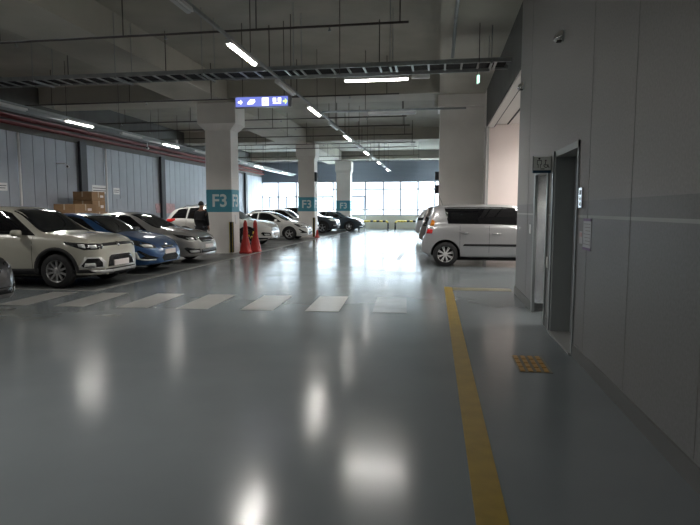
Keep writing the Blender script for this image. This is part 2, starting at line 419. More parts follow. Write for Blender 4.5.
# ---------------------------------------------------------------- far wall
WX = [-14.1, -12.75, -11.25, -9.75, -8.25, -6.95, -5.65, -4.25, -2.9, -1.55, -0.25, 1.1, 2.45, 3.8, 5.15, 6.5, 7.85, 9.2]
struct('wall_far', MB().box(XL, 9.2, YF, YF + .2, 0, 1.05).box(XL, 9.2, YF - .02, YF, 0, .1), M['beige'])
b = MB().box(XL, 9.2, YF + .1, YF + .3, 3.72, 5.8)
z = 3.72
while z < 5.2: b.obox((-2.45, YF + .06, z + .05), (1, 0, 0), 11.6, (0, .5, -.86), .05, (0, .86, .5), .008); z += .1
struct('wall_far_louvre', b, M['louvre'])
for i in range(len(WX) - 1):
    x0, x1 = WX[i], WX[i + 1]
    w = empty('window_%d' % (i + 1), ((x0 + x1) / 2, YF + .1, 1.05)); w['kind'] = 'structure'
    b = MB().box(x0 - .05, x0 + .05, YF + .02, YF + .16, 1.05, 3.75).box(x0, x1, YF + .05, YF + .15, 3.68, 3.75).box(x0, x1, YF + .05, YF + .15, 1.05, 1.12)
    if i < 4:
        b.box(x0, x1, YF + .06, YF + .14, 2.50, 2.59)
        xm = x0 + .45 * (x1 - x0); b.box(xm - .04, xm + .04, YF + .06, YF + .14, 1.05, 2.55)
    else:
        b.box(x0, x1, YF + .06, YF + .14, 3.08, 3.16); b.box(x0, x1, YF + .06, YF + .14, 1.47, 1.55)
    if i == 5:
        b.box(x0 + .03, x0 + .11, YF + .02, YF + .12, 1.1, 2.6).box(x1 - .11, x1 - .03, YF + .02, YF + .12, 1.1, 2.6).box(x0, x1, YF + .02, YF + .12, 2.52, 2.62)
    rel(b.build('window_frame', M['mullion']), w)
    g = MB().box(x0, x1, YF + .095, YF + .105, 1.06, 3.72).build('pane', M['glass']); rel(g, w)
struct('outside_ground', MB().box(-80, 80, YF + .4, 160, -1.2, -1.0), M['outside'])
struct('wall_corner_left', MB().box(XL - .2, XL, YF, YF + .3, 0, 5.8), M['darksteel'])

# ---------------------------------------------------------------- columns
def column(x0, x1, y0, y1, cap, label, letters=True, guard=True, e=.22):
    cx, cy = (x0 + x1) / 2, (y0 + y1) / 2
    r = empty('concrete_column', (cx, cy, 0), 0, label, 'column')
    hx, hy = (x1 - x0) / 2, (y1 - y0) / 2
    b = MB().box(-hx, hx, -hy, hy, 0, 5.1)
    b.build('shaft', M['column'], r)
    if cap:
        b = MB(); vs = []
        for z, k in ((4.20, 0.001), (4.42, e), (5.1, e)):
            vs += [(-hx - k, -hy - min(k, .12), z), (hx + k, -hy - min(k, .12), z), (hx + k, hy + min(k, .12), z), (-hx - k, hy + min(k, .12), z)]
        fs = [(3, 2, 1, 0), (8, 9, 10, 11)] + [(i + 4 * q, (i + 1) % 4 + 4 * q, (i + 1) % 4 + 4 + 4 * q, i + 4 + 4 * q) for q in (0, 1) for i in range(4)]
        b.add(vs, fs); b.build('capital', M['column'], r)
    if letters:
        k = .004; bd = MB().box(-hx - k, hx + k, -hy - k, hy + k, 1.43, 2.2).build('blue_band', M['band'], r)
        text('F3', .60, Matrix.Translation((.02, -hy - k - .002, 1.80)) @ FACE_CAM, M['letter'], parent=bd, sx=1.0, bold=.012)
        text('F3', .60, Matrix.Translation((hx + k + .002, -.02, 1.80)) @ FACE_RIGHT, M['letter'], parent=bd, sx=1.0, bold=.012)
    if guard:
        b = MB()
        b.box(hx - .10, hx + .015, -hy - .018, -hy, .03, 1.09).box(hx, hx + .018, -hy - .018, -hy + .10, .03, 1.09)
        b.box(hx - .10, hx - .085, -hy - .021, -hy - .018, .03, 1.09, 1)
        b.box(hx + .004, hx + .016, -hy - .021, -hy - .018, .03, 1.09, 1)
        b.build('corner_guard', [M['black'], M['yellow']], r)
    return r
c1 = column(-7.92, -7.01, 18.5, 19.22, True, 'nearest white concrete column with flared top, blue F3 band and striped corner guard')
rel(MB().box(-7.01, -6.99, 18.78, 18.98, 1.02, 1.34).build('white_plate', M['white']), c1)
column(-7.58, -6.68, 30.1, 30.9, True, 'middle white concrete column with blue F3 band standing behind the white sedan', e=.09)
column(-7.5, -6.45, 41.3, 42.2, True, 'farthest white concrete column with blue F3 band against the window wall', e=.07)
r = column(0.02, 1.48, 18.5, 19.5, False, 'wide plain concrete column behind the silver hatchback', False, False)
rel(MB().box(-.05, 1.5, 18.2, 19.7, 4.75, 5.1).build('capital', M['column']), r)
r = column(0.02, 1.2, 30.1, 31.0, False, 'second plain column on the right, mostly hidden behind the wide one', False, False)
column(0.02, 1.2, 41.3, 42.2, False, 'third plain column on the right beside the far windows', False, False)
p = empty('fire_bell', (-6.68, 30.3, 3.3), 0, 'small dark box on the right face of the middle F3 column', 'alarm box')
MB().box(0, .12, -.15, .15, -.25, .25, bev=.01).build('housing', M['darksteel'], p)
for z in (2.6, 3.3):
    p = empty('wall_speaker', (-.02, 30.4, z), 0, 'dark box fixed to the left side of the second right column, %s one' % ('lower' if z < 3 else 'upper'), 'speaker box', 'dark boxes on the right column')
    MB().box(-.16, .04, -.2, .2, -.22, .22, bev=.015).build('housing', M['darksteel'], p)

# ---------------------------------------------------------------- floor markings
names = ['first', 'second', 'third', 'fourth', 'fifth', 'sixth', 'seventh']
for i, x in enumerate((-6.88, -5.92, -4.88, -3.93, -2.92, -1.93, -0.93)):
    m = M['paint_faint'] if i == 6 else M['paint_white']
    y0 = 7.78 + .045 * i
    b = MB(); dx = -.08
    b.prism([(x, y0), (x + .5, y0 + .03), (x + .5 + dx, y0 + 1.48), (x + dx, y0 + 1.45)], 'Z', 0.0035, 0.0065)
    tag(b.build('crosswalk_bar', m), '%s crosswalk bar from the left, %s white paint on the floor' % (names[i], 'faint worn' if i == 6 else 'flat'), 'crosswalk bar', 'crosswalk bars')
tag(MB().box(-6.36, -6.22, 9.4, 43.5, .002, .0055).build('aisle_edge_line', M['paint_white']), 'long white line along the noses of the parked cars on the left', 'floor line')
for i, y in enumerate((9.47, 12.05, 14.5, 16.9, 22.1, 25.2, 27.4, 29.9, 35.0, 38.4)):
    tag(MB().box(XL + .2, -6.37, y - .05, y + .05, .002, .0050).build('bay_line', M['paint_white']), '%s white line between the left parking bays, counted from the camera' % ('first', 'second', 'third', 'fourth', 'fifth', 'sixth', 'seventh', 'eighth', 'ninth', 'tenth')[i], 'floor line', 'lines between the left bays')
b = MB().box(-1.24, -1.12, 16.8, 30.0, 0, .004)
tag(b.build('aisle_line', M['paint_white']), 'thin pale line running along the aisle left of the silver hatchback', 'floor line')
b = MB().prism([(.22, .2), (.38, .2), (.29, 11.03), (.14, 11.02)], 'Z', 0, .004)
tag(b.build('yellow_line', M['paint_yellow']), 'long yellow painted line running from the foreground towards the hatchback', 'floor line')
b = MB().box(.30, 1.38, 10.6, 10.95, 0, .004)
tag(b.build('worn_line', M['paint_yellow_worn']), 'faint worn yellowish line crossing from the yellow line to the right wall', 'floor line')
r = empty('tactile_paving', (.92, 5.57, 0), 0, 'small orange tactile warning patch on the floor before the elevator', 'tactile paving')
MB().box(-.15, .15, -.3, .3, 0, .004).build('base', mat('tactile_base', (.09, .08, .06), .6), r)
for i in range(4):
    for j in range(4):
        MB().box(-.137 + i * .072, -.095 + i * .072, -.285 + j * .148, -.16 + j * .148, .004, .010, bev=.002).build('raised_bar', mat('tactile_bar', (.30, .16, .025), .5) if i + j == 0 else bpy.data.materials['tactile_bar'], r)

# ---------------------------------------------------------------- ceiling services
def light(loc, along, lit, label, group, L=1.3):
    r = empty('tube_light', loc, 0 if along == 'X' else PI / 2, label, 'ceiling light', group)
    b = MB().prism([(-.06, .0), (.06, .0), (.045, .06), (-.045, .06)], 'X', -L / 2, L / 2)
    b.build('housing', M['white'], r)
    MB().box(-L / 2 + .02, L / 2 - .02, -.032, .032, -.03, .0, bev=.010).build('tube', M['tube'] if lit else M['tube_off'], r)
    if lit:
        ld = bpy.data.lights.new('tube_lamp', 'AREA'); ld.shape = 'RECTANGLE'; ld.size = L - .06; ld.size_y = .06
        ld.energy = LAMP; ld.color = (1.0, .965, .91); ld.spread = math.radians(150)
        lo_ = bpy.data.objects.new('tube_lamp', ld); col.objects.link(lo_); lo_.parent = r; lo_.location = (0, 0, -.036)
    return r
def rail(pts, label):
    r = empty('lighting_rail', pts[0], 0, label, 'lighting rail')
    p0, p1 = Vector((0, 0, 0)), Vector(pts[1]) - Vector(pts[0])
    d = p1.normalized(); n = Vector((-d.y, d.x, 0))
    b = MB().obox((p0 + p1) / 2 + Vector((0, 0, .10)), d, p1.length / 2, n, .02, (0, 0, 1), .025); b.build('channel', M['galv'], r)
    k = 1.2
    while k < p1.length:
        q = d * k; MB().tube([q + Vector((0, 0, .12)), q + Vector((0, 0, 5.8 - pts[0][2]))], .008, 6).build('hanger_rod', M['pipe'], r); k += 2.75
rail(((-3.28, -8, 4.1), (-3.28, 39.5, 4.1)), 'long lighting rail hung over the driving lane')
rail(((-10.75, -8, 4.1), (-10.75, 42, 4.1)), 'long lighting rail hung over the parked cars on the left')
rail(((-3.2, 11.45, 4.1), (.95, 11.45, 4.1)), 'short crosswise lighting rail just past the cable tray')
rail(((-3.2, 15.5, 4.1), (.7, 15.5, 4.1)), 'short crosswise lighting rail beyond the first crosswise one')
ordn = ['first', 'second', 'third', 'fourth', 'fifth', 'sixth', 'seventh', 'eighth', 'ninth', 'tenth', 'eleventh', 'twelfth']
k = 0
for y in (9.3, 14.85, 20.4, 25.8, 31.3, 36.8):
    light((-3.28, y, 4.1), 'Y', True, '%s glowing tube light along the driving lane, counted from the camera' % ordn[k], 'lit tubes over the lane'); k += 1
k = 0
for y in (6.6, 12.0, 17.6, 23.1, 28.5, 34.0):
    light((-3.28, y, 4.1), 'Y', False, '%s unlit tube light along the driving lane, counted from the camera' % ordn[k], 'unlit tubes over the lane'); k += 1
for y in (-6.5, 3.0):  # unseen lit tubes added to brighten the near floor and camera-facing surfaces
    light((-3.28, y, 4.1), 'Y', True, 'glowing tube light added to the lane row outside the view, %s' % {-6.5: 'far behind the camera', 3.0: 'above and before the camera'}[y], 'lit tubes over the lane')
k = 0
for y in (15.8, 21.7, 27.3, 33.0, 38.7):
    light((-10.75, y, 4.1), 'Y', True, '%s glowing tube light over the parked cars, counted from the camera' % ordn[k], 'lit tubes over the cars'); k += 1
k = 0
for y in (12.9, 18.7, 24.5, 30.2):
    light((-10.75, y, 4.1), 'Y', False, '%s unlit tube light over the parked cars, counted from the camera' % ordn[k], 'unlit tubes over the cars'); k += 1
for y in (-4.0, 2.0, 8.0): light((-10.75, y, 4.1), 'Y', True, 'glowing tube light outside the view over the left cars, %s' % {-4.0: 'behind the camera', 2.0: 'beside the camera', 8.0: 'ahead of the camera'}[y], 'lit tubes over the cars')
light((-1.26, 11.45, 4.1), 'X', True, 'glowing crosswise tube light hung below the cable tray', None)
light((-1.27, 15.5, 4.1), 'X', False, 'unlit crosswise tube light beyond the glowing crosswise one', None)
for x, y in ((3.2, 13.4), (5.4, 13.4), (3.2, 15.8), (5.4, 15.8)):  # fill tubes added out of sight to brighten lobby wall, column and hatchback
    light((x, y, 3.985), 'X', True, 'added unseen tube light brightening the lobby behind the right wall, %s row, %s the opening' % ('front' if y < 15 else 'rear', 'nearer' if x < 4 else 'farther from'), 'added lobby tubes')
rail(((5.0, 20, 4.1), (5.0, 40, 4.1)), 'lighting rail over the cars on the right side')
for y in (23, 27, 35): light((5.0, y, 4.1), 'Y', True, '%s glowing tube light over the cars on the right side' % {23: 'nearest', 27: 'middle', 35: 'farthest'}[y], 'lit tubes on the right')

# cable tray
r = empty('cable_tray', (0, 11.95, 4.4), 0, 'long ladder type cable tray hung across the whole width', 'cable tray')
MB().box(-13.55, 1.38, -.32, -.29, 0, .085).build('side_rail', M['galv'], r)
MB().box(-13.55, 1.38, .29, .32, 0, .085).build('side_rail', M['galv'], r)
x = -13.45
while x < 1.35: MB().box(x, x + .04, -.29, .29, .0, .025).build('rung', M['galv'], r); x += .33
b = MB()
for q in range(11): b.tube([(-13.5, -.25 + q * .05, .05), (-7, -.25 + q * .05 + .005, .047), (1.3, -.25 + q * .05, .05)], .022, 6)
b.build('cables', M['black'], r)
x = -13.0
while x < 1.3:
    b = MB()
    for yy in (-.34, .34): b.tube([(x, yy, -.02), (x, yy, 1.35 if not (-8.6 < x < -7.05 or 0 < x) else .7)], .008, 6)
    b.box(x - .02, x + .02, -.36, .36, -.04, 0); x += 2.0
    b.build('hanger', M['galv'], r)
# round conduit bundle under the tray's left end + grey trunking along the left light row
b = MB().box(-11.45, -11.15, YB, YF - 1, 4.15, 4.27)
tag(b.build('cable_trunking', M['frame_grey']), 'long grey trunking running beside the left row of lights', 'trunking')
b = MB().tube([(-13.85, YB, 4.55), (-13.85, YF - .3, 4.55)], .075, 10)
tag(b.build('red_pipe', M['redpipe']), 'upper red fire main running along the top of the panel wall', 'pipe')
b = MB().tube([(-13.8, YB, 4.33), (-13.8, YF - .3, 4.33)], .06, 10)
tag(b.build('red_pipe', M['redpipe']), 'lower red fire main running along the top of the panel wall', 'pipe')

# sprinkler pipes
k = 0
for y in (4.6, 7.4, 10.1, 13.1, 16.1, 19.9, 22.0, 24.6, 27.5, 29.4, 33.9, 36.8):
    xe = (-.55 if y < 12 else -1.12)
    r = empty('sprinkler_pipe', (xe, y, 4.75), 0, '%s thin dark sprinkler pipe hung across the ceiling, counted from the camera' % ordn[k], 'pipe', 'sprinkler pipes across the ceiling'); k += 1
    MB().tube([(-13.6 - xe, 0, 0), (0, 0, 0)], .021, 8).build('pipe', M['pipe'], r)
    x = -.15 - (k % 3) * .1
    while x > -13 - xe:
        gx = x + xe
        top = 5.1 if -8.6 < gx < -7.05 else 5.8
        MB().tube([(x, 0, 0), (x, 0, top - 4.75)], .012, 6).build('hanger_rod', M['pipe'], r)
        x -= 2.6
    x = -1.4
    for q in range(4):
        MB().lathe([(.0, .09), (.012, .09), (.012, .03), (.03, .02), (.03, 0), (0, 0)], (x, 0, -.09), 'Z', 10).build('sprinkler_head', M['galv'], r); x -= 3.1
# small branch drops
b = MB().tube([(-.27, YB, 5.06), (-.27, 13, 5.06), (-.27, 13.1, 4.8)], .03, 8)
b = MB().tube([(.28, YB, 5.06), (.28, 11.3, 5.06), (.24, 11.6, 4.5)], .035, 8)
tag(b.build('ceiling_conduit', M['galv']), 'slim conduit under the right beam dropping to the cable tray', 'conduit')

# guidance sign
r = empty('guidance_sign', (-4.05, 12.85, 4.0), 0, 'long glowing blue guidance sign with white symbols hung over the lane', 'sign')
MB().box(-.68, .68, -.04, .04, -.13, .13, bev=.01).build('case', M['alloy_dark'], r)
fc = MB().box(-.66, .60, -.045, -.04, -.105, .115).build('lit_face', M['sign_lit'], r)
b = MB(); y0, y1 = -.049, -.045
b.prism([(-.60, .02), (-.54, .02), (-.54, .06), (-.49, 0), (-.54, -.06), (-.54, -.02), (-.60, -.02)], 'Y', y0, y1)
b.prism([(-.38, -.05), (-.24, -.05), (-.18, .01), (-.20, .06), (-.30, .06), (-.36, .0)], 'Y', y0, y1)
b.prism([(-.02, -.09), (.14, -.09), (.14, .09), (-.02, .09)], 'Y', y0, y1)
for x in (.24, .36):
    b.prism([(x, -.01), (x + .08, -.01), (x + .08, .08), (x, .08)], 'Y', y0, y1)
b.prism([(.24, -.05), (.44, -.05), (.44, -.03), (.24, -.03)], 'Y', y0, y1)
b.build('symbols', M['icon_lit'], fc)
text('P', .15, Matrix.Translation((.06, -.050, 0)) @ FACE_CAM, M['sign_lit'], 'letter_p', fc, .0005)
MB().prism([(.48, .02), (.53, .02), (.53, .07), (.59, 0), (.53, -.07), (.53, -.02), (.48, -.02)], 'Y', y0, y1).build('arrow', M['icon_green'], fc)
for x in (-.5, .5): MB().tube([(x, 0, .13), (x, 0, 1.8)], .008, 6).build('hanger_rod', M['pipe'], r)
r = empty('exit_light', (.74, 11.45, 4.03), 0, 'tiny green glowing exit light under the crosswise rail near the right wall', 'exit light')
MB().box(-.02, .02, -.06, .06, -.08, .08, bev=.006).build('case', M['white'], r)
MB().box(-.012, .012, -.02, .02, .08, .15).build('stem', M['white'], r)
MB().box(-.024, -.02, -.05, .05, -.07, .07).box(-.018, .018, -.064, -.06, -.07, .07).build('lit_face', M['exit_lit'], r)
r = empty('sensor_box', (-.30, 11.45, 4.12), 0, 'small pale box on the crosswise rail right of the glowing tube', 'ceiling box')
MB().box(-.25, .1, -.04, .04, -.03, .045, bev=.008).build('case', M['white'], r)

# small security cameras
def cctv(loc, rz, label, arm):
    r = empty('security_camera', loc, rz, label, 'security camera')
    MB().tube(arm, .018, 8).build('bracket', M['white'], r)
    MB().lathe([(0, -.12), (.045, -.12), (.05, -.10), (.05, .10), (.042, .12), (0, .12)], (0, 0, 0), 'Y', 16).build('body', M['white'], r)
    MB().lathe([(0, -.13), (.035, -.13), (.038, -.118)], (0, 0, 0), 'Y', 16).build('lens', M['blackgloss'], r)
cctv((-13.6, 19.15, 3.1), 0.5, 'white camera on a bracket high on the panel wall above the boxes', [(0, .05, .05), (-.1, .15, .12), (-.42, .2, .12)])
cctv((-11.35, 20.9, 3.93), 0.3, 'white camera hung beside the trunking over the parked cars', [(0, 0, .04), (0, 0, .2)])
cctv((-3.28, 27.2, 3.92), PI, 'dark silhouette camera hung below the lane lighting rail', [(0, 0, .04), (0, 0, .25)])

# signs and plates on the left wall
def wsign(y, z, w, h, m, lab, name='wall_sign', frame=False):
    r = empty(name, (XL + .01, y, z), 0, lab, 'wall sign')
    MB().box(0, .012, -w / 2, w / 2, -h / 2, h / 2, bev=.003).build('plate', m, r)
    if frame: MB().box(.012, .016, -w / 2 + .05, w / 2 - .05, h * .1, h * .2).box(.012, .016, -w / 2 + .05, w / 2 - .1, -h * .2, -h * .1).build('printed_lines', M['seam'], r)
    return r
wsign(16.5, 2.26, .4, .26, M['white'], 'small white sign on the panel wall at the left edge of the photo', frame=True)
wsign(23.1, 2.33, .5, .28, M['white'], 'small white sign on the panel wall right of the pale conduit', frame=True)
wsign(21.85, 2.36, 1.05, .34, M['white'], 'wide white sign on the panel wall above the cardboard boxes', frame=True)
wsign(23.4, 1.75, .6, .5, M['steelpanel'], 'grey blank sign plate low on the panel wall')
b = MB().prism([(26.5, 1.82), (27.6, 1.86), (28.6, 1.83), (28.7, 1.38), (27.7, 1.32), (26.6, 1.36)], 'X', XL + .012, XL + .03)
tag(b.build('faded_banner', M['pinkred']), 'faded pinkish red banner on the panel wall behind the white car', 'banner')
b = MB().tube([(XL + .06, 29.9, 2.6), (XL + .06, 29.9, 3.0)], .02, 8)
b = MB().box(XL + .01, XL + .1, 36.9, 37.4, 1.9, 2.6, bev=.01)
tag(b.build('wall_cabinet', M['steelpanel']), 'small grey cabinet on the panel wall near the far windows', 'cabinet')

# cardboard boxes
def carton(x, y, z, sx, sy, sz, rz, label):
    r = empty('cardboard_box', (x, y, z), rz, label, 'cardboard box', 'cardboard boxes by the panel wall')
    MB().box(-sx / 2, sx / 2, -sy / 2, sy / 2, 0, sz, bev=.006).build('carton', M['cardboard'], r)
    MB().box(-sx / 2 - .002, sx / 2 + .002, -.03, .03, sz - .001, sz + .002).box(sx / 2, sx / 2 + .002, -.03, .03, sz - .22, sz).box(-.03, .03, -sy / 2 - .002, -sy / 2, sz - .2, sz).build('tape', M['tape'], r)
    MB().box(sx / 2, sx / 2 + .003, .1, .3, sz * .35, sz * .6).build('shipping_label', M['plate'], r)
carton(-13.35, 19.85, 0, 1.1, 1.2, .72, 0, 'large cardboard box at the floor, lowest of the stack by the panel wall')
carton(-13.35, 19.85, .726, 1.0, 1.1, .70, .03, 'cardboard box in the middle of the stack by the panel wall')
carton(-13.32, 19.95, 1.432, .8, .85, .42, .02, 'upper middle cardboard box seen over the car roofs')
carton(-13.32, 19.95, 1.858, .8, .80, .34, -.03, 'topmost cardboard box of the tall stack by the panel wall')
carton(-12.55, 17.9, 0, 1.0, 1.1, .75, 0, 'large cardboard box on the floor left of the tall stack')
carton(-12.55, 17.9, .756, .9, 1.0, .58, .04, 'middle cardboard box left of the tall stack')
carton(-12.5, 17.9, 1.342, .85, 1.05, .36, -.08, 'flat cardboard box topping the lower pile left of the tall stack')

# rubber cones, red tall
def cone(x, y, label):
    r = empty('traffic_cone', (x, y, 0), 0, label, 'traffic cone', 'red cones by the column'); r.scale = (.82, .82, 1)
    b = MB(); vs = []
    for z, h, g in ((0, .25, .25), (.05, .25, .25), (.06, .22, .22), (.30, .19, .17), (.55, .11, .10), (.80, .095, .085), (1.02, .085, .07), (1.10, .06, .05)):
        n = 16
        for i in range(n):
            a = 2 * PI * (i + .5) / n; c, s_ = math.cos(a), math.sin(a)
            e = .45 if z < .1 else .7
            vs.append((h * math.copysign(abs(c) ** e, c), g * math.copysign(abs(s_) ** e, s_), z))
    fs = [(q * 16 + i, q * 16 + (i + 1) % 16, q * 16 + 16 + (i + 1) % 16, q * 16 + 16 + i) for q in range(7) for i in range(16)] + [tuple(range(15, -1, -1)), tuple(range(112, 128))]
    b.add(vs, fs, 0, True); b.build('cone_body', M['conered'], r)
    MB().tube([(0, 0, 1.08), (0, 0, 1.14)], .045, 12).build('top_knob', M['conered'], r)
cone(-6.66, 18.85, 'left tall red plastic cone standing beside the nearest F3 column')
cone(-6.50, 19.45, 'right tall red plastic cone standing in front of the white car')
b = MB()
for q in range(10):
    t0, t1 = q / 10, (q + 1) / 10
    f_ = lambda t: (-6.64 + .12 * t, 18.94 + .43 * t, .86 - 1.4 * t * (1 - t))
    b.tube([f_(t0), f_(t1)], .022, 8, q % 2)
tag(b.build('striped_chain', [M['yellow'], M['black']]), 'yellow and black striped strap hanging between the two red cones', 'strap')
cn = empty('traffic_cone', (-6.50, 29.95, 0), 0, 'small red cone at the foot of the middle F3 column', 'traffic cone')
MB().lathe([(.0, .42), (.03, .42), (.11, .04), (.16, .04), (.16, 0), (0, 0)], (0, 0, 0), 'Z', 16).build('cone_body', M['conered'], cn)

# hoop barriers at the far wall
def hoop(x0, x1, label):
    r = empty('hoop_barrier', ((x0 + x1) / 2, 42.8, 0), 0, label, 'barrier', 'striped hoop barriers by the window wall')
    h = (x1 - x0) / 2; R = .18
    pts = [(-h, 0, 0), (-h, 0, .55 - R + .1)]
    for i in range(1, 5): a = PI - PI / 2 * i / 4; pts.append((-h + R + R * math.cos(a), 0, .47 + R * math.sin(a)))
    n = 8
    for i in range(1, n): pts.append((-h + R + (2 * h - 2 * R) * i / n, 0, .65))
    for i in range(0, 5): a = PI / 2 - PI / 2 * i / 4; pts.append((h - R + R * math.cos(a), 0, .47 + R * math.sin(a)))
    pts.append((h, 0, 0))
    b = MB()
    for i in range(len(pts) - 1): b.tube([pts[i], pts[i + 1]], .07, 10, 1 if i in (0, 1, 8, 10, 12, 16, 17, 18, 19) or i == len(pts) - 2 else 0)
    b.build('hoop', [M['yellow'], M['black']], r)
hoop(-6.0, -3.75, 'left yellow and black hoop barrier before the far windows')
hoop(-3.2, -1.0, 'right yellow and black hoop barrier before the far windows')
b = MB().tube([(-5.6, 43.4, 0), (-5.6, 43.4, 1.55)], .04, 8).tube([(-5.8, 43.4, 1.56), (-5.4, 43.4, 1.56)], .04, 8)
tag(b.build('metal_post', M['frame_grey']), 'thin T shaped metal post standing before the far windows', 'post')

# ================================================================ CARS
def pchip(pts):
    xs = [p[0] for p in pts]; ys = [p[1] for p in pts]; n = len(xs)
    h = [xs[i + 1] - xs[i] for i in range(n - 1)]; dl = [(ys[i + 1] - ys[i]) / h[i] for i in range(n - 1)]
    m = [dl[0]] + [0 if dl[i - 1] * dl[i] <= 0 else (h[i - 1] + h[i]) * 3 / ((2 * h[i] + h[i - 1]) / dl[i - 1] + (h[i] + 2 * h[i - 1]) / dl[i]) for i in range(1, n - 1)] + [dl[-1]]
    def f(x):
        x = min(max(x, xs[0]), xs[-1])
        i = 0
        while i < n - 2 and x > xs[i + 1]: i += 1
        t = (x - xs[i]) / h[i]
        return ((2 * t ** 3 - 3 * t * t + 1) * ys[i] + (t ** 3 - 2 * t * t + t) * h[i] * m[i] + (-2 * t ** 3 + 3 * t * t) * ys[i + 1] + (t ** 3 - t * t) * h[i] * m[i + 1])
    return f

def body_mesh(S):
    L2 = S['L'] / 2; W2 = S['W'] / 2
    top, sh, bot, plan = pchip(S['top']), pchip(S['sh']), pchip(S['bot']), pchip(S['plan'])
    rw = pchip(S['rw'])
    N = 84; xs = []
    for i in range(N + 1):
        t = i / N; u = t - .10 * math.sin(2 * PI * t) / 1.0 * .9
        xs.append(-L2 + S['L'] * u)
    vs = []; fs = []; half = []
    for x in xs:
        w = W2 * plan(x); zb = bot(x); zt = top(x); zs = min(sh(x), zt - .012); r = W2 * rw(x) * min(1, plan(x) + .02)
        d = zs - zb; g = zt - zs; k = min(1, g / .35)
        ring = [(0, zb), (w * .5, zb), (w * .86, zb), (w * .945, zb + .03), (w * .975, zb + .10 * min(1, d / .3)), (w * .992, zb + d * .34), (w, zb + d * .52),
                (w * .992, zb + d * .70), (w * .985, zb + d * .80), (w * .965, zb + d * .90), (w * .94, zs - .012), (w * .925 , zs)]
        w0 = w * .925
        cv = .022 * k + .0
        for q in (.2, .45, .7, .88):
            ring.append((w0 + (r - w0) * q + cv * math.sin(PI * q) * 1.0, zs + (g * .93) * (q if k > .5 else q) ** (1.0)))
        ring += [(r - .015, zt - .045 * min(1, g / .12)), (r * .9, zt - .022 * min(1, g / .1)), (r * .6, zt - .008 * min(1, g / .1)), (r * .3, zt - .002), (0, zt)]
        half.append(ring)
    m = len(half[0])
    for ring in half:
        full = [(y, z) for y, z in ring] + [(-y, z) for y, z in ring[-2:0:-1]]
        for (y, z) in full: vs.append((0, y, z))
    n = 2 * m - 2
    vs = [(xs[i // n], v[1], v[2]) for i, v in enumerate(vs)]
    for i in range(N):
        for k in range(n):
            l = (k + 1) % n
            fs.append((i * n + k, (i + 1) * n + k, (i + 1) * n + l, i * n + l))
    fs.append(tuple(range(n))); fs.append(tuple(range((N + 1) * n - 1, N * n - 1, -1)))
    return vs, fs, (top, sh, bot, plan, rw)

def project_poly(bvh, poly, mapf, name, m, parent, off=.006, step=.05, thick=.012, smooth=True):
    """poly in 2D; mapf(a,b)->(origin,direction); grid-cut polygon dropped on the body surface"""
    bm = bmesh.new()
    f = bm.faces.new([bm.verts.new((a, b, 0)) for a, b in poly])
    for ax in (0, 1):
        lo = min(p[ax] for p in poly); hi = max(p[ax] for p in poly); v = lo + step[ax] if isinstance(step, tuple) else lo + step
        while v < hi - 1e-4:
            no = (1, 0, 0) if ax == 0 else (0, 1, 0); co = (v, 0, 0) if ax == 0 else (0, v, 0)
            bmesh.ops.bisect_plane(bm, geom=bm.verts[:] + bm.edges[:] + bm.faces[:], plane_co=co, plane_no=no)
            v += step[ax] if isinstance(step, tuple) else step
    bad = []; hn = {}
    for v in bm.verts:
        o, d = mapf(v.co.x, v.co.y)
        h = bvh.ray_cast(Vector(o), Vector(d))
        if h[0] is None: bad.append(v); continue
        nn = h[1] if h[1].dot(Vector(d)) < 0 else -h[1]
        v.co = h[0] + nn * off; hn[v] = nn
    if bad: bmesh.ops.delete(bm, geom=bad, context='VERTS')
    bmesh.ops.recalc_face_normals(bm, faces=bm.faces)
    if not bm.faces: bm.free(); return None
    # outward facing
    if sum(f.normal.dot(hn[v]) * f.calc_area() for f in bm.faces for v in f.verts) < 0: bmesh.ops.reverse_faces(bm, faces=bm.faces)
    ext = bmesh.ops.solidify(bm, geom=bm.faces[:], thickness=thick)
    me = bpy.data.meshes.new(name); bm.to_mesh(me); bm.free()
    me.materials.append(m)
    for p in me.polygons: p.use_smooth = smooth
    o = bpy.data.objects.new(name, me); col.objects.link(o); o.parent = parent
    try: me.shade_auto = True
    except Exception: pass
    return o

def wheel_mesh(root, x, side, R, y, spokes, rimr, m_rim, twin=True):
    w = MB(); s = side; T = .11
    tw = [(R * .66, -T), (R * .80, -T), (R * .93, -T * .92), (R * .985, -T * .7), (R, -T * .3), (R, T * .3), (R * .985, T * .7), (R * .93, T * .92), (R * .80, T), (R * .66, T * .9), (R * .64, -T * .9), (R * .66, -T)]
    w.lathe(tw, (x, y, R), 'Y', 40)
    o = w.build('wheel', M['black'], root)
    b = MB(); yo = y + s * (T - .015)
    b.lathe([(rimr + .005, -s * .17), (rimr + .005, 0), (rimr, .006 * s), (rimr - .018, 0), (rimr - .03, -s * .04), (rimr - .035, -s * .15)], (x, yo, R), 'Y', 40)
    b.lathe([(0, -.0), (.035, 0), (.055, -.008 * s), (.065, -.03 * s)], (x, yo - s * .012, R), 'Y', 24)
    for q in range(spokes):
        a = 2 * PI * q / spokes + .3
        for da in ((-.10, .10) if twin else (0,)):
            ca, sa = math.cos(a + da), math.sin(a + da)
            r0, r1 = .04, rimr - .012; mid = (r0 + r1) / 2
            c = Vector((x + ca * mid, yo - s * .028, R + sa * mid))
            b.obox(c, (ca, s * .12, sa), (r1 - r0) / 2, (0, 1, 0), .014, (-sa, 0, ca), .012 if twin else .019)
    b.build('rim', m_rim, o)
    d = MB().lathe([(0, 0), (rimr - .03, 0), (rimr - .03, .01)], (x, yo - s * .11, R), 'Y', 24); d.build('brake_disc', M['black'], o)
    return o

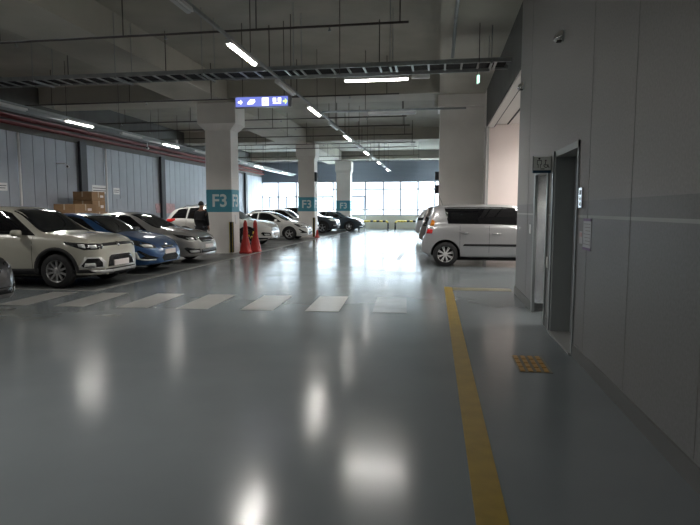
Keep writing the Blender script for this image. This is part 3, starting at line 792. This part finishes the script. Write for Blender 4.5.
def plate(root, x, z, w=.52, h=.11, front=True, name='license_plate'):
    s = 1 if front else -1
    b = MB().box(x - .01, x + .012, -w / 2, w / 2, z - h / 2, z + h / 2, bev=.004); return b.build(name, M['plate'], root)

def car(S, label, cat, loc, rz, pm, group=None):
    root = empty(S['name'], loc, rz, label, cat, group)
    vs, fs, (top, sh, bot, plan, rw) = body_mesh(S)
    L2, W2 = S['L'] / 2, S['W'] / 2
    body = MB().add(vs, fs, 0, True).build('body', pm, root, recalc=True)
    # wheel arches cut out
    me = body.data; bvh = BVHTree.FromPolygons([v.co.copy() for v in me.vertices], [tuple(p.vertices) for p in me.polygons])
    R = S['R']; cut = MB()
    for wx in (S['xf'], S['xr']):
        for s in (-1, 1):
            a, c = (W2 - .30, W2 + .2) if s > 0 else (-W2 - .2, -W2 + .30)
            RR = R + .055; prof = [(0, a), (RR, a), (RR, c), (0, c)]
            cut.lathe(prof, (wx, 0, R + .01), 'Y', 48)
    bm = bmesh.new(); tmp = bpy.data.meshes.new('t'); tmp.from_pydata(cut.v, [], cut.f)
    bm.from_mesh(tmp); bmesh.ops.remove_doubles(bm, verts=bm.verts, dist=1e-5); bmesh.ops.dissolve_degenerate(bm, dist=1e-6, edges=bm.edges)
    bmesh.ops.recalc_face_normals(bm, faces=bm.faces); bm.to_mesh(tmp); bm.free()
    tmp.materials.append(M['black']); co = bpy.data.objects.new('t', tmp); col.objects.link(co)
    me.materials.append(M['black'])
    for p in tmp.polygons: p.material_index = 0
    md = body.modifiers.new('b', 'BOOLEAN'); md.operation = 'DIFFERENCE'; md.object = co; md.solver = 'EXACT'
    try: md.material_mode = 'TRANSFER'
    except Exception: pass
    body.parent = None
    dg = bpy.context.evaluated_depsgraph_get(); dg.update()
    nm = bpy.data.meshes.new_from_object(body.evaluated_get(dg))
    body.modifiers.clear(); body.data = nm; body.parent = root
    bpy.data.objects.remove(co)
    # smooth the painted skin with hard edges where sharp
    nm.set_sharp_from_angle(angle=math.radians(42))
    side = lambda s: (lambda a, z: ((a, s * 3, z), (0, -s, 0)))
    topd = lambda a, y: ((a, y, 4), (0, 0, -1))
    def polar(xc, sgn):
        def f(a, z):
            a = math.radians(a); d = Vector((math.cos(a) * sgn, math.sin(a), 0))
            o = Vector((xc, 0, z)) + d * 4; return (o, -d)
        return f
    fr, rr = polar(L2 - .9, 1), polar(-L2 + .9, -1)
    # side windows
    lo = lambda x: sh(x) + S.get('wlo', .02)
    hi = lambda x: top(x) - S.get('whi', .10)
    for s in (-1, 1):
        for (a0, a1, sl0, sl1) in S['wins']:
            n = 8; pts = []
            for i in range(n + 1):
                t = i / n; x = a0 + (a1 - a0) * t; pts.append((x, lo(x)))
            up = []
            for i in range(n + 1):
                t = i / n; x = (a0 + sl0) + (a1 + sl1 - a0 - sl0) * t; up.append((x, max(hi(x), lo(x) + .012)))
            project_poly(bvh, pts + up[::-1], side(s), 'side_window', M['tint'], root, .004, .09)
        # door seams, handle, sill
        for xd in S['seams']:
            zb = bot(xd) + .09; zt = sh(xd) - .01
            project_poly(bvh, [(xd - .004, zb), (xd + .004, zb), (xd + .004, zt), (xd - .004, zt)], side(s), 'door_gap', M['black'], root, .0015, .08, .004)
        for xh in S['handles']:
            zh = sh(xh) - S.get('hz', .12)
            h = bvh.ray_cast(Vector((xh, s * 3, zh)), Vector((0, -s, 0)))[0]
            b = MB().tube([(xh - .10, h.y - s * .004, zh), (xh - .085, h.y + s * .03, zh), (xh + .085, h.y + s * .03, zh), (xh + .10, h.y - s * .004, zh)], .013, 8)
            b.build('door_handle', S.get('handle_mat') or pm, root)
        zs = lambda x: bot(x)
        if S.get('clad'):
            xs_ = [S['xr'] + R + .02 + (S['xf'] - S['xr'] - 2 * R - .04) * i / 10 for i in range(11)]
            project_poly(bvh, [(x, bot(x) + .035) for x in xs_] + [(x, bot(x) + .15) for x in xs_[::-1]], side(s), 'sill_cladding', M['black'], root, .006, .08)
            for wx in (S['xf'], S['xr']):
                pts = []; a0 = -.25
                for i in range(19):
                    a = a0 + (PI - 2 * a0) * i / 18; pts.append((wx + (R + .10) * math.cos(a), R + .01 + (R + .10) * math.sin(a)))
                b = MB(); v2 = []
                for i in range(19):
                    a = a0 + (PI - 2 * a0) * i / 18
                    for rad in (R + .052, R + .115):
                        px, pz = wx + rad * math.cos(a), max(R + .01 + rad * math.sin(a), bot(wx) + .02)
                        hh = bvh.ray_cast(Vector((px, s * 3, pz)), Vector((0, -s, 0)))[0]
                        yy = hh.y if hh else s * W2 * .9
                        v2 += [(px, yy + s * .010, pz), (px, yy - s * .03, pz)]
                ff = []
                for i in range(18):
                    q = i * 4; ff += [(q, q + 2, q + 6, q + 4), (q + 2, q + 3, q + 7, q + 6), (q, q + 4, q + 5, q + 1)]
                b.add(v2, ff, 0, True); b.build('arch_cladding', M['black'], root)
        if S.get('moulding'):
            z0 = S['moulding']
            project_poly(bvh, [(S['xr'] + R + .12, z0), (S['xf'] - R - .12, z0), (S['xf'] - R - .12, z0 + .055), (S['xr'] + R + .16, z0 + .055)], side(s), 'side_moulding', M['black'], root, .012, .1)
        # mirror
        xm, zm = S['mirror']; ym = W2 * .90
        b = MB(); v3 = []; n = 14
        for j, (q, sc_) in enumerate(((0, .55), (.04, .95), (.10, 1.0), (.17, .92), (.205, .6))):
            for i in range(n):
                a = 2 * PI * i / n; ca, sa = math.cos(a), math.sin(a)
                v3.append((xm + .075 * sc_ * math.copysign(abs(ca) ** .7, ca), s * (ym + .03 + q), zm + .065 * sc_ * math.copysign(abs(sa) ** .7, sa)))
        f3 = [(j * n + i, j * n + (i + 1) % n, j * n + n + (i + 1) % n, j * n + n + i) for j in range(4) for i in range(n)] + [tuple(range(n)), tuple(range(5 * n - 1, 4 * n - 1, -1))]
        b.add(v3, f3, 0, True); b.box(xm - .02, xm + .03, min(s * ym, s * (ym + .08)) - .02, max(s * ym, s * (ym + .08)), zm - .08, zm - .03)
        mo = b.build('side_mirror', pm, root)
    # windshield / rear glass
    x0, x1 = S['ws']; n = 8
    L_ = [(x0 + (x1 - x0) * i / n, ) for i in range(n + 1)]
    yw = lambda x: W2 * rw(x) * min(1, plan(x) + .02) - .014
    pts = [(x[0], -yw(x[0])) for x in L_] + [(x[0], yw(x[0])) for x in L_[::-1]]
    project_poly(bvh, pts, topd, 'windshield', M['tint2'], root, .005, .08)
    x0, x1 = S['rg']
    if S.get('steep'):
        z0, z1 = S['steep']; ya = W2 * .66
        backd = lambda y, z: ((-6, y, z), (1, 0, 0))
        project_poly(bvh, [(-ya, z0), (ya, z0), (ya * .92, z1), (-ya * .92, z1)], backd, 'rear_window', M['tint2'], root, .005, .08)
    else:
        pts = [(x0 + (x1 - x0) * i / n, -yw(x0 + (x1 - x0) * i / n)) for i in range(n + 1)] + [(x0 + (x1 - x0) * i / n, yw(x0 + (x1 - x0) * i / n)) for i in range(n, -1, -1)]
        project_poly(bvh, pts, topd, 'rear_window', M['tint2'], root, .005, .08)
    # front & rear patches: (name, material, polygon in degrees/height, mirrored, offset)
    for (nm_, mm, poly, mir, off) in S['front']:
        for s in ((1, -1) if mir else (1,)):
            project_poly(bvh, [(a * s, z) for a, z in poly], fr, nm_, M[mm] if mm != 'paint' else pm, root, off, (4, .05))
    for (nm_, mm, poly, mir, off) in S['rear']:
        for s in ((1, -1) if mir else (1,)):
            project_poly(bvh, [(a * s, z) for a, z in poly], rr, nm_, M[mm] if mm != 'paint' else pm, root, off, (4, .05))
    xp = bvh.ray_cast(Vector((5, 0, S['pz'])), Vector((-1, 0, 0)))[0]
    plate(root, xp.x + .012, S['pz'])
    xp = bvh.ray_cast(Vector((-5, 0, S['pzr'])), Vector((1, 0, 0)))[0]
    plate(root, xp.x - .012, S['pzr'], front=False)
    for wx in (S['xf'], S['xr']):
        for s in (-1, 1): wheel_mesh(root, wx, s, R, s * (W2 - .125), S['spokes'], S['rim'], M[S['rimm']], S.get('twin', True))
    # underbody
    MB().box(S['xr'] - .2, S['xf'] + .2, -W2 + .32, W2 - .32, .16, .30).build('underbody', M['black'], root)
    if S.get('rails'):
        for s in (-1, 1):
            pts = [(x, s * (W2 * rw(x) - .02), top(x) + (.035 if 0 < i < 8 else -.03)) for i, x in enumerate([S['rails'][0] + (S['rails'][1] - S['rails'][0]) * i / 8 for i in range(9)])]
            MB().tube(pts, .016, 8).build('roof_rail', M['galv'], root)
    if S.get('antenna'):
        x = S['antenna']; MB().tube([(x, 0, top(x)), (x - .12, 0, top(x) + .28)], .006, 6).build('antenna', M['black'], root)
    return root

def copy_car(src, label, loc, rz=0, pm=None, cat='car', group=None, dark_tail=False):
    c = copy_tree(src); c.location = loc; c.rotation_euler = (0, 0, rz); c['label'] = label; c['category'] = cat
    for ch in c.children:
            if pm and ch.name.startswith(('body', 'side_mirror', 'door_handle')):
                ch.data = ch.data.copy()
                if ch.name.startswith('body'): ch.data.materials[0] = pm
                elif ch.data.materials and ch.data.materials[0].name.startswith('paint'): ch.data.materials[0] = pm
            if dark_tail and ch.name.startswith(('tail', 'reverse', 'indicator')):
                ch.data = ch.data.copy(); ch.data.materials[0] = M['lens_dark']
    return c

PLAN = lambda L2, k=.80: [(-L2, k - .06), (-L2 + .06, k + .06), (-L2 + .2, .93), (-L2 + .5, .985), (-.5, 1), (.8, 1), (L2 - .75, .985), (L2 - .45, .95), (L2 - .2, .86), (L2 - .07, .74), (L2, .60)]

SUV = dict(name='compact_suv', L=4.25, W=1.80, R=.335, xf=1.30, xr=-1.30, spokes=10, rim=.225, rimm='alloy_dark', twin=False,
    top=[(-2.125, .62), (-2.09, .95), (-1.98, 1.12), (-1.72, 1.47), (-1.45, 1.545), (-.6, 1.59), (.0, 1.575), (.28, 1.52), (.98, 1.09), (1.10, 1.055), (1.55, 1.01), (1.85, .95), (2.03, .86), (2.09, .74), (2.125, .56)],
    sh=[(-2.125, .60), (-2.0, 1.0), (-1.5, 1.06), (-.5, 1.02), (.5, 1.0), (1.0, .985), (1.5, .96), (1.85, .89), (2.05, .78), (2.125, .55)],
    bot=[(-2.125, .42), (-1.9, .30), (-1.6, .24), (0, .22), (1.5, .24), (1.9, .24), (2.125, .25)],
    plan=PLAN(2.125), rw=[(-2.125, .72), (-1.5, .68), (0, .70), (.3, .71), (1.0, .80), (1.6, .80), (2.125, .74)],
    ws=(.27, .99), rg=(-1.98, -1.72), steep=(1.10, 1.42),
    wins=[(-.30, .86, .02, -.60), (-1.12, -.36, .06, .02), (-1.62, -1.20, .10, .04)], seams=(-.34, .82, -1.15), handles=(-.15, -.98),
    mirror=(.55, 1.06), clad=True, pz=.46, pzr=.85, whi=.085,
    front=[('headlight', 'lens_dark', [(31, .80), (34, .75), (52, .74), (72, .86), (74, .90), (55, .87), (33, .85)], True, .006),
           ('headlight_lens', 'lens', [(39, .77), (45, .765), (48, .83), (40, .83)], True, .010),
           ('headlight_lens', 'lens', [(50, .77), (57, .80), (58, .85), (51, .845)], True, .010),
           ('upper_grille', 'blackgloss', [(-31, .80), (31, .80), (32, .855), (-32, .855)], False, .006),
           ('badge', 'chrome', [(-3, .80), (0, .77), (3, .80), (3, .85), (0, .87), (-3, .85)], False, .014),
           ('lower_grille', 'blackgloss', [(-27, .40), (27, .40), (24, .58), (20, .62), (-20, .62), (-24, .58)], False, .006),
           ('fog_surround', 'silver_trim', [(30, .38), (54, .38), (58, .42), (51, .60), (36, .60), (30, .50)], True, .005),
           ('fog_recess', 'blackgloss', [(34, .41), (53, .41), (55, .44), (49, .575), (38, .575), (34, .49)], True, .009),
           ('fog_lamp', 'lens', [(41, .42), (52, .42), (51, .49), (42, .49)], True, .014),
           ('lower_cladding', 'black', [(-66, .25), (66, .25), (70, .36), (40, .365), (-40, .365), (-70, .36)], False, .005),
           ('skid_plate', 'silver_trim', [(-20, .28), (20, .28), (20, .335), (-20, .335)], False, .014), ('skid_wing', 'silver_trim', [(20, .28), (38, .285), (48, .36), (20, .335)], True, .014)],
    rear=[('tail_light', 'redlens', [(38, .80), (66, .84), (66, 1.0), (40, 1.0)], True, .006)])

SEDAN = dict(name='sedan', L=4.52, W=1.78, R=.315, xf=1.37, xr=-1.33, spokes=5, rim=.215, rimm='alloy',
    top=[(-2.26, .58), (-2.22, .90), (-2.05, 1.04), (-1.62, 1.09), (-.95, 1.33), (-.45, 1.42), (.0, 1.43), (.35, 1.37), (1.22, .98), (1.5, .92), (1.85, .83), (2.08, .72), (2.20, .60), (2.26, .48)],
    sh=[(-2.26, .56), (-2.1, .93), (-1.6, .99), (-.6, .95), (.4, .91), (1.1, .87), (1.6, .82), (1.95, .72), (2.15, .60), (2.26, .46)],
    bot=[(-2.26, .38), (-1.9, .26), (-1.6, .2), (0, .18), (1.6, .19), (2.0, .19), (2.26, .25)],
    plan=PLAN(2.26), rw=[(-2.26, .72), (-1.6, .72), (-.8, .64), (0, .64), (.4, .65), (1.2, .78), (1.7, .78), (2.26, .72)],
    ws=(.33, 1.23), rg=(-1.62, -.9),
    wins=[(-.27, .95, .02, -.62), (-1.30, -.33, .38, .02)], seams=(-.30, 1.0, -1.2), handles=(-.12, -1.0),
    mirror=(.70, .98), pz=.50, pzr=.80, whi=.085,
    front=[('headlight', 'lens_dark', [(33, .60), (46, .60), (60, .66), (74, .80), (76, .83), (60, .78), (42, .71), (34, .65)], True, .006),
           ('headlight_lens', 'lens', [(38, .62), (50, .63), (56, .69), (46, .70), (40, .675)], True, .010),
           ('upper_grille', 'blackgloss', [(-17, .58), (17, .58), (22, .64), (-22, .64)], False, .006),
           ('badge', 'chrome', [(-4, .655), (0, .645), (4, .655), (4, .69), (0, .70), (-4, .69)], False, .010),
           ('lower_grille', 'blackgloss', [(-20, .28), (20, .28), (25, .36), (17, .46), (-17, .46), (-25, .36)], False, .006),
           ('fog_recess', 'blackgloss', [(30, .36), (48, .34), (58, .36), (50, .42), (60, .54), (57, .56), (44, .44)], True, .006),
           ('fog_trim', 'lens', [(36, .315), (52, .315), (60, .35), (63, .50), (60, .52), (56, .37), (50, .35), (36, .345)], True, .011)],
    rear=[('tail_light', 'redlens', [(36, .72), (64, .80), (66, .92), (38, .90)], True, .006)])

K5 = dict(SEDAN); K5.update(name='sedan', L=4.80, W=1.83, xf=1.44, xr=-1.38, R=.33, rim=.23,
    top=[(-2.40, .58), (-2.36, .92), (-2.2, 1.04), (-1.72, 1.09), (-1.0, 1.33), (-.45, 1.43), (.0, 1.45), (.35, 1.40), (1.22, 1.02), (1.5, .97), (1.95, .88), (2.20, .78), (2.33, .66), (2.40, .50)],
    sh=[(-2.40, .56), (-2.2, .93), (-1.6, .99), (-.6, .96), (.4, .93), (1.1, .90), (1.6, .87), (2.0, .79), (2.25, .68), (2.40, .48)],
    bot=[(-2.40, .38), (-1.9, .26), (-1.6, .2), (0, .18), (1.7, .19), (2.1, .19), (2.40, .24)],
    plan=PLAN(2.40), rw=[(-2.40, .72), (-1.7, .72), (-.8, .64), (0, .64), (.4, .65), (1.2, .78), (1.8, .78), (2.40, .74)], pz=.48,
    front=[('headlight', 'lens_dark', [(36, .66), (50, .66), (66, .74), (76, .83), (60, .80), (42, .76), (36, .72)], True, .006),
           ('headlight_lens', 'lens', [(41, .68), (50, .68), (55, .73), (44, .74)], True, .010),
           ('upper_grille', 'blackgloss', [(-12, .60), (-24, .60), (-29, .66), (-27, .73), (-12, .72), (12, .72), (27, .73), (29, .66), (24, .60), (12, .60)], False, .006),
           ('grille_bezel', 'chrome', [(-29, .735), (-12, .725), (12, .725), (29, .735), (28, .755), (12, .745), (-12, .745), (-28, .755)], False, .010),
           ('lower_grille', 'blackgloss', [(-30, .30), (30, .30), (30, .40), (-30, .40)], False, .006),
           ('fog_recess', 'blackgloss', [(31, .30), (50, .30), (58, .44), (54, .47), (33, .42)], True, .006),
           ('fog_lamp', 'lens', [(34, .32), (48, .32), (50, .385), (34, .375)], True, .011)])

BIG = dict(SUV); BIG.update(name='large_suv', L=4.69, W=1.88, xf=1.38, xr=-1.32, R=.36, rim=.25, rimm='alloy_dark', spokes=5, twin=True,
    top=[(-2.345, .65), (-2.31, 1.0), (-2.2, 1.17), (-1.90, 1.52), (-1.5, 1.63), (-.6, 1.69), (.0, 1.67), (.30, 1.61), (1.12, 1.14), (1.3, 1.10), (1.75, 1.05), (2.05, .96), (2.23, .84), (2.31, .70), (2.345, .55)],
    sh=[(-2.345, .62), (-2.2, 1.08), (-1.5, 1.14), (-.5, 1.08), (.5, 1.04), (1.2, 1.02), (1.7, .99), (2.05, .89), (2.25, .76), (2.345, .54)],
    bot=[(-2.345, .45), (-2.1, .30), (-1.7, .24), (0, .23), (1.6, .24), (2.0, .25), (2.345, .34)],
    plan=PLAN(2.345), rw=[(-2.345, .70), (-1.5, .66), (0, .69), (.3, .70), (1.1, .80), (1.8, .80), (2.345, .74)],
    ws=(.29, 1.13), steep=(1.18, 1.46), rg=(-2.2, -1.9),
    wins=[(-.28, .86, .02, -.58), (-1.22, -.34, .05, .02), (-1.95, -1.28, .28, .04)], seams=(-.31, .95, -1.25), handles=(-.12, -1.02), mirror=(.62, 1.10), rails=(-1.5, -.1), hz=.14, pz=.52,
    front=[('headlight', 'lens', [(36, .80), (48, .78), (62, .83), (70, .92), (50, .90), (36, .87)], True, .006),
           ('upper_grille', 'alloy_dark', [(-28, .64), (28, .64), (31, .74), (26, .86), (-26, .86), (-31, .74)], False, .006),
           ('grille_bar', 'chrome', [(-27, .74), (27, .74), (27, .765), (-27, .765)], False, .012),
           ('lower_cladding', 'black', [(-66, .27), (66, .27), (68, .38), (40, .37), (-40, .37), (-68, .38)], False, .005),
           ('fog_recess', 'blackgloss', [(36, .45), (54, .45), (60, .56), (56, .60), (38, .56)], True, .006),
           ('fog_lamp', 'lens', [(40, .47), (50, .47), (53, .53), (41, .53)], True, .011)],
    rear=[('tail_light', 'redlens', [(40, .98), (62, 1.0), (72, 1.08), (70, 1.14), (44, 1.12)], True, .007)])

SOUL = dict(name='boxy_hatchback', L=4.12, W=1.79, R=.33, xf=1.27, xr=-1.42, spokes=8, rim=.235, rimm='silver_trim', twin=True,
    top=[(-2.06, .58), (-2.03, .76), (-1.96, .86), (-1.90, 1.12), (-1.81, 1.48), (-1.67, 1.62), (-1.2, 1.65), (-.4, 1.655), (.3, 1.63), (.55, 1.57), (1.12, 1.10), (1.3, 1.06), (1.7, .98), (1.95, .86), (2.03, .70), (2.06, .50)],
    sh=[(-2.06, .56), (-2.0, .78), (-1.88, 1.06), (-1.5, 1.11), (-.5, 1.10), (.5, 1.07), (1.1, 1.02), (1.5, .97), (1.85, .85), (2.06, .50)],
    bot=[(-2.06, .40), (-1.85, .30), (-1.6, .27), (0, .25), (1.5, .26), (1.9, .25), (2.06, .30)],
    plan=[(-2.06, .78), (-2.02, .88), (-1.9, .94), (-1.5, .985), (-.5, 1), (.8, 1), (1.3, .985), (1.6, .95), (1.86, .86), (2.0, .74), (2.06, .60)],
    rw=[(-2.06, .76), (-1.5, .74), (0, .75), (.5, .76), (1.1, .82), (1.6, .80), (2.06, .74)],
    ws=(.54, 1.13), rg=(-1.97, -1.83), steep=(1.12, 1.46),
    wins=[(-1.36, 1.02, -.10, -.40)], seams=(-.30, .95, -1.05), handles=(-.12, -.93), mirror=(.78, 1.14), hz=.21, handle_mat=M['chrome'],
    pz=.45, pzr=.55, whi=.075, wlo=.03, moulding=.56, antenna=-1.5,
    front=[('headlight', 'lens', [(30, .66), (52, .68), (60, .84), (34, .80)], True, .006),
           ('upper_grille', 'blackgloss', [(-22, .66), (22, .66), (20, .72), (-20, .72)], False, .006),
           ('lower_grille', 'blackgloss', [(-28, .32), (28, .32), (24, .46), (-24, .46)], False, .006)],
    rear=[('tail_light', 'redlens', [(47, .88), (54, .88), (55, .99), (48.5, 1.0)], True, .008),
          ('reverse_light', 'lens', [(48.5, 1.0), (55, .99), (55.3, 1.08), (49.5, 1.09)], True, .008),
          ('indicator_light', 'amber', [(49.5, 1.09), (55.3, 1.08), (55, 1.20), (51, 1.25)], True, .008)])

suv = car(SUV, 'cream white compact car with black lower cladding, nearest whole car on the left', 'car', (-6.36 - 2.125, 10.5, 0), 0, M['p_cream'])
blue = car(SEDAN, 'metallic blue sedan parked between the cream car and the champagne sedan', 'car', (-6.52 - 2.26, 12.95, 0), 0, M['p_blue'])
k5 = car(K5, 'champagne silver sedan parked beside the nearest F3 column', 'car', (-6.55 - 2.40, 15.4, 0), 0, M['p_silver'])
big = car(BIG, 'white large car with red tail light, partly hidden by the nearest F3 column', 'car', (-6.72 - 2.345, 22.85, 0), 0, M['p_white'])
soul = car(SOUL, 'pale silver boxy hatchback with red and amber tail light on the right', 'car', (-.43 + 2.06, 15.85, 0), 0, M['p_soul'])
copy_car(blue, 'white sedan parked in front of the middle F3 column', (-6.45 - 2.26, 28.1, 0), 0, M['p_white'])
copy_car(suv, 'pale grey car seen only over the white sedan, left of the middle column', (-7.15 - 2.125, 33.0, 0), 0, M['p_grey'])
copy_car(big, 'dark grey large car just right of the middle F3 column', (-6.45 - 2.345, 36.6, 0), 0, M['p_dark'])
copy_car(k5, 'dark sedan parked farthest along the left row before the windows', (-5.25 - 2.40, 40.1, 0), 0, M['p_darkblue'])
copy_car(k5, 'black car at the left edge of the photo with only its chrome edged nose showing', (-6.12 - 2.40, 6.7, 0), 0, M['p_black'])
copy_car(soul, 'taupe car whose tail shows just left of the silver hatchback', (-.72 + 2.06, 22.6, 0), 0, M['p_brown'], dark_tail=True)
copy_car(big, 'grey car with dark tyre, farther of the two tails left of the silver hatchback', (-1.1 + 2.345, 28.4, 0), 0, M['p_grey'], dark_tail=True)

# ================================================================ PERSON (profile, facing right, behind the champagne sedan)
def skin(name, verts, edges, radii, m, parent, sub=1):
    me = bpy.data.meshes.new(name); me.from_pydata(verts, edges, [])
    o = bpy.data.objects.new(name, me); col.objects.link(o)
    md = o.modifiers.new('s', 'SKIN'); md.use_smooth_shade = True
    for i, r in enumerate(radii):
        sv = me.skin_vertices[0].data[i]; sv.radius = r if isinstance(r, tuple) else (r, r); sv.use_root = (i == 0)
    s2 = o.modifiers.new('u', 'SUBSURF'); s2.levels = sub; s2.render_levels = sub
    dg = bpy.context.evaluated_depsgraph_get(); dg.update()
    nm = bpy.data.meshes.new_from_object(o.evaluated_get(dg)); bpy.data.objects.remove(o)
    nm.materials.clear(); nm.materials.append(m)
    for p in nm.polygons: p.use_smooth = True
    o = bpy.data.objects.new(name, nm); col.objects.link(o); o.parent = parent; return o
pr_ = empty('person', (-7.86, 17.9, 0), 1.35, 'person in a black jacket with dark hair standing between the champagne sedan and the column', 'person')
V = [(0, 0, .95), (0, 0, 1.10), (0, 0, 1.30), (.0, 0, 1.44), (.01, 0, 1.53), (.025, 0, 1.61), (.02, 0, 1.70)]; E_ = [(0, 1), (1, 2), (2, 3), (3, 4), (4, 5), (5, 6)]
Rr = [(.11, .15), (.105, .14), (.12, .17), (.08, .13), .052, .082, .088]
for s in (-1, 1):
    n = len(V)
    V += [(0, .09 * s, .88), (.02, .10 * s, .50), (-.01, .10 * s, .10), (.12, .11 * s, .05)]; E_ += [(0, n), (n, n + 1), (n + 1, n + 2), (n + 2, n + 3)]; Rr += [.085, .062, .042, .038]
    n = len(V)
    V += [(0, .19 * s, 1.42), (-.01, .22 * s, 1.15), (.07, .22 * s, .93), (.09, .22 * s, .87)]; E_ += [(3, n), (n, n + 1), (n + 1, n + 2), (n + 2, n + 3)]; Rr += [.055, .045, .030, (.02, .035)]
    for q in range(4):
        k = len(V); V += [(.085 + .014 * q, .22 * s, .83), (.10 + .012 * q, (.22 - .01) * s, .79 + .004 * q)]; E_ += [(n + 3, k), (k, k + 1)]; Rr += [.010, .008]
    k = len(V); V += [(.115, .20 * s, .88), (.13, .19 * s, .845)]; E_ += [(n + 3, k), (k, k + 1)]; Rr += [.011, .009]
skin('body', V, E_, Rr, M['skin'], pr_)
skin('jacket', [(0, 0, 1.0), (0, 0, .90), (0, 0, 1.15), (0, 0, 1.32), (0, 0, 1.45), (.0, 0, 1.50), (0, .19, 1.42), (-.01, .225, 1.15), (.065, .225, .96), (0, -.19, 1.42), (-.01, -.225, 1.15), (.065, -.225, .96)],
     [(0, 1), (0, 2), (2, 3), (3, 4), (4, 5), (4, 6), (6, 7), (7, 8), (4, 9), (9, 10), (10, 11)], [(.145, .19), (.15, .195), (.14, .18), (.15, .195), (.11, .15), .075, .078, .066, .052, .078, .066, .052], M['jacket'], pr_)
skin('trousers', [(0, 0, .92), (0, .09, .86), (.02, .10, .50), (-.01, .10, .09), (0, -.09, .86), (.02, -.10, .50), (-.01, -.10, .09)], [(0, 1), (1, 2), (2, 3), (0, 4), (4, 5), (5, 6)], [(.13, .16), .105, .08, .07, .105, .08, .07], M['jeans'], pr_)
b = MB(); vs = []; fs = []; n, m_ = 18, 9
for j in range(m_ + 1):
    t = PI * .62 * j / m_
    for i in range(n):
        a = 2 * PI * i / n
        back = 1 if math.cos(a) < .3 else .0
        vs.append((.015 - .012 + .108 * math.sin(t) * math.cos(a) * (1 if math.cos(a) < 0 else .92), .088 * math.sin(t) * math.sin(a), 1.695 + .105 * math.cos(t) + (0 if back else max(0, t - 1.25) * .09)))
for j in range(m_):
    for i in range(n):
        k = (i + 1) % n; fs.append((j * n + i, j * n + k, (j + 1) * n + k, (j + 1) * n + i))
b.add(vs, fs, 0, True); b.build('hair', M['hair'], pr_)
MB().tube([(.09, 0, 1.665), (.125, 0, 1.645)], [.014, .018], 8).build('nose', M['skin'], pr_)
for s in (-1, 1):
    MB().tube([(.09, .03 * s, 1.68), (.10, .03 * s, 1.68)], .009, 8).build('eye', M['hair'], pr_)
    MB().box(-.09, .19, .10 * s - .05, .10 * s + .05, 0, .09, bev=.02).build('shoe', M['shoe'], pr_)
MB().box(.095, .104, -.022, .022, 1.605, 1.615).build('mouth', M['pinkred'], pr_)
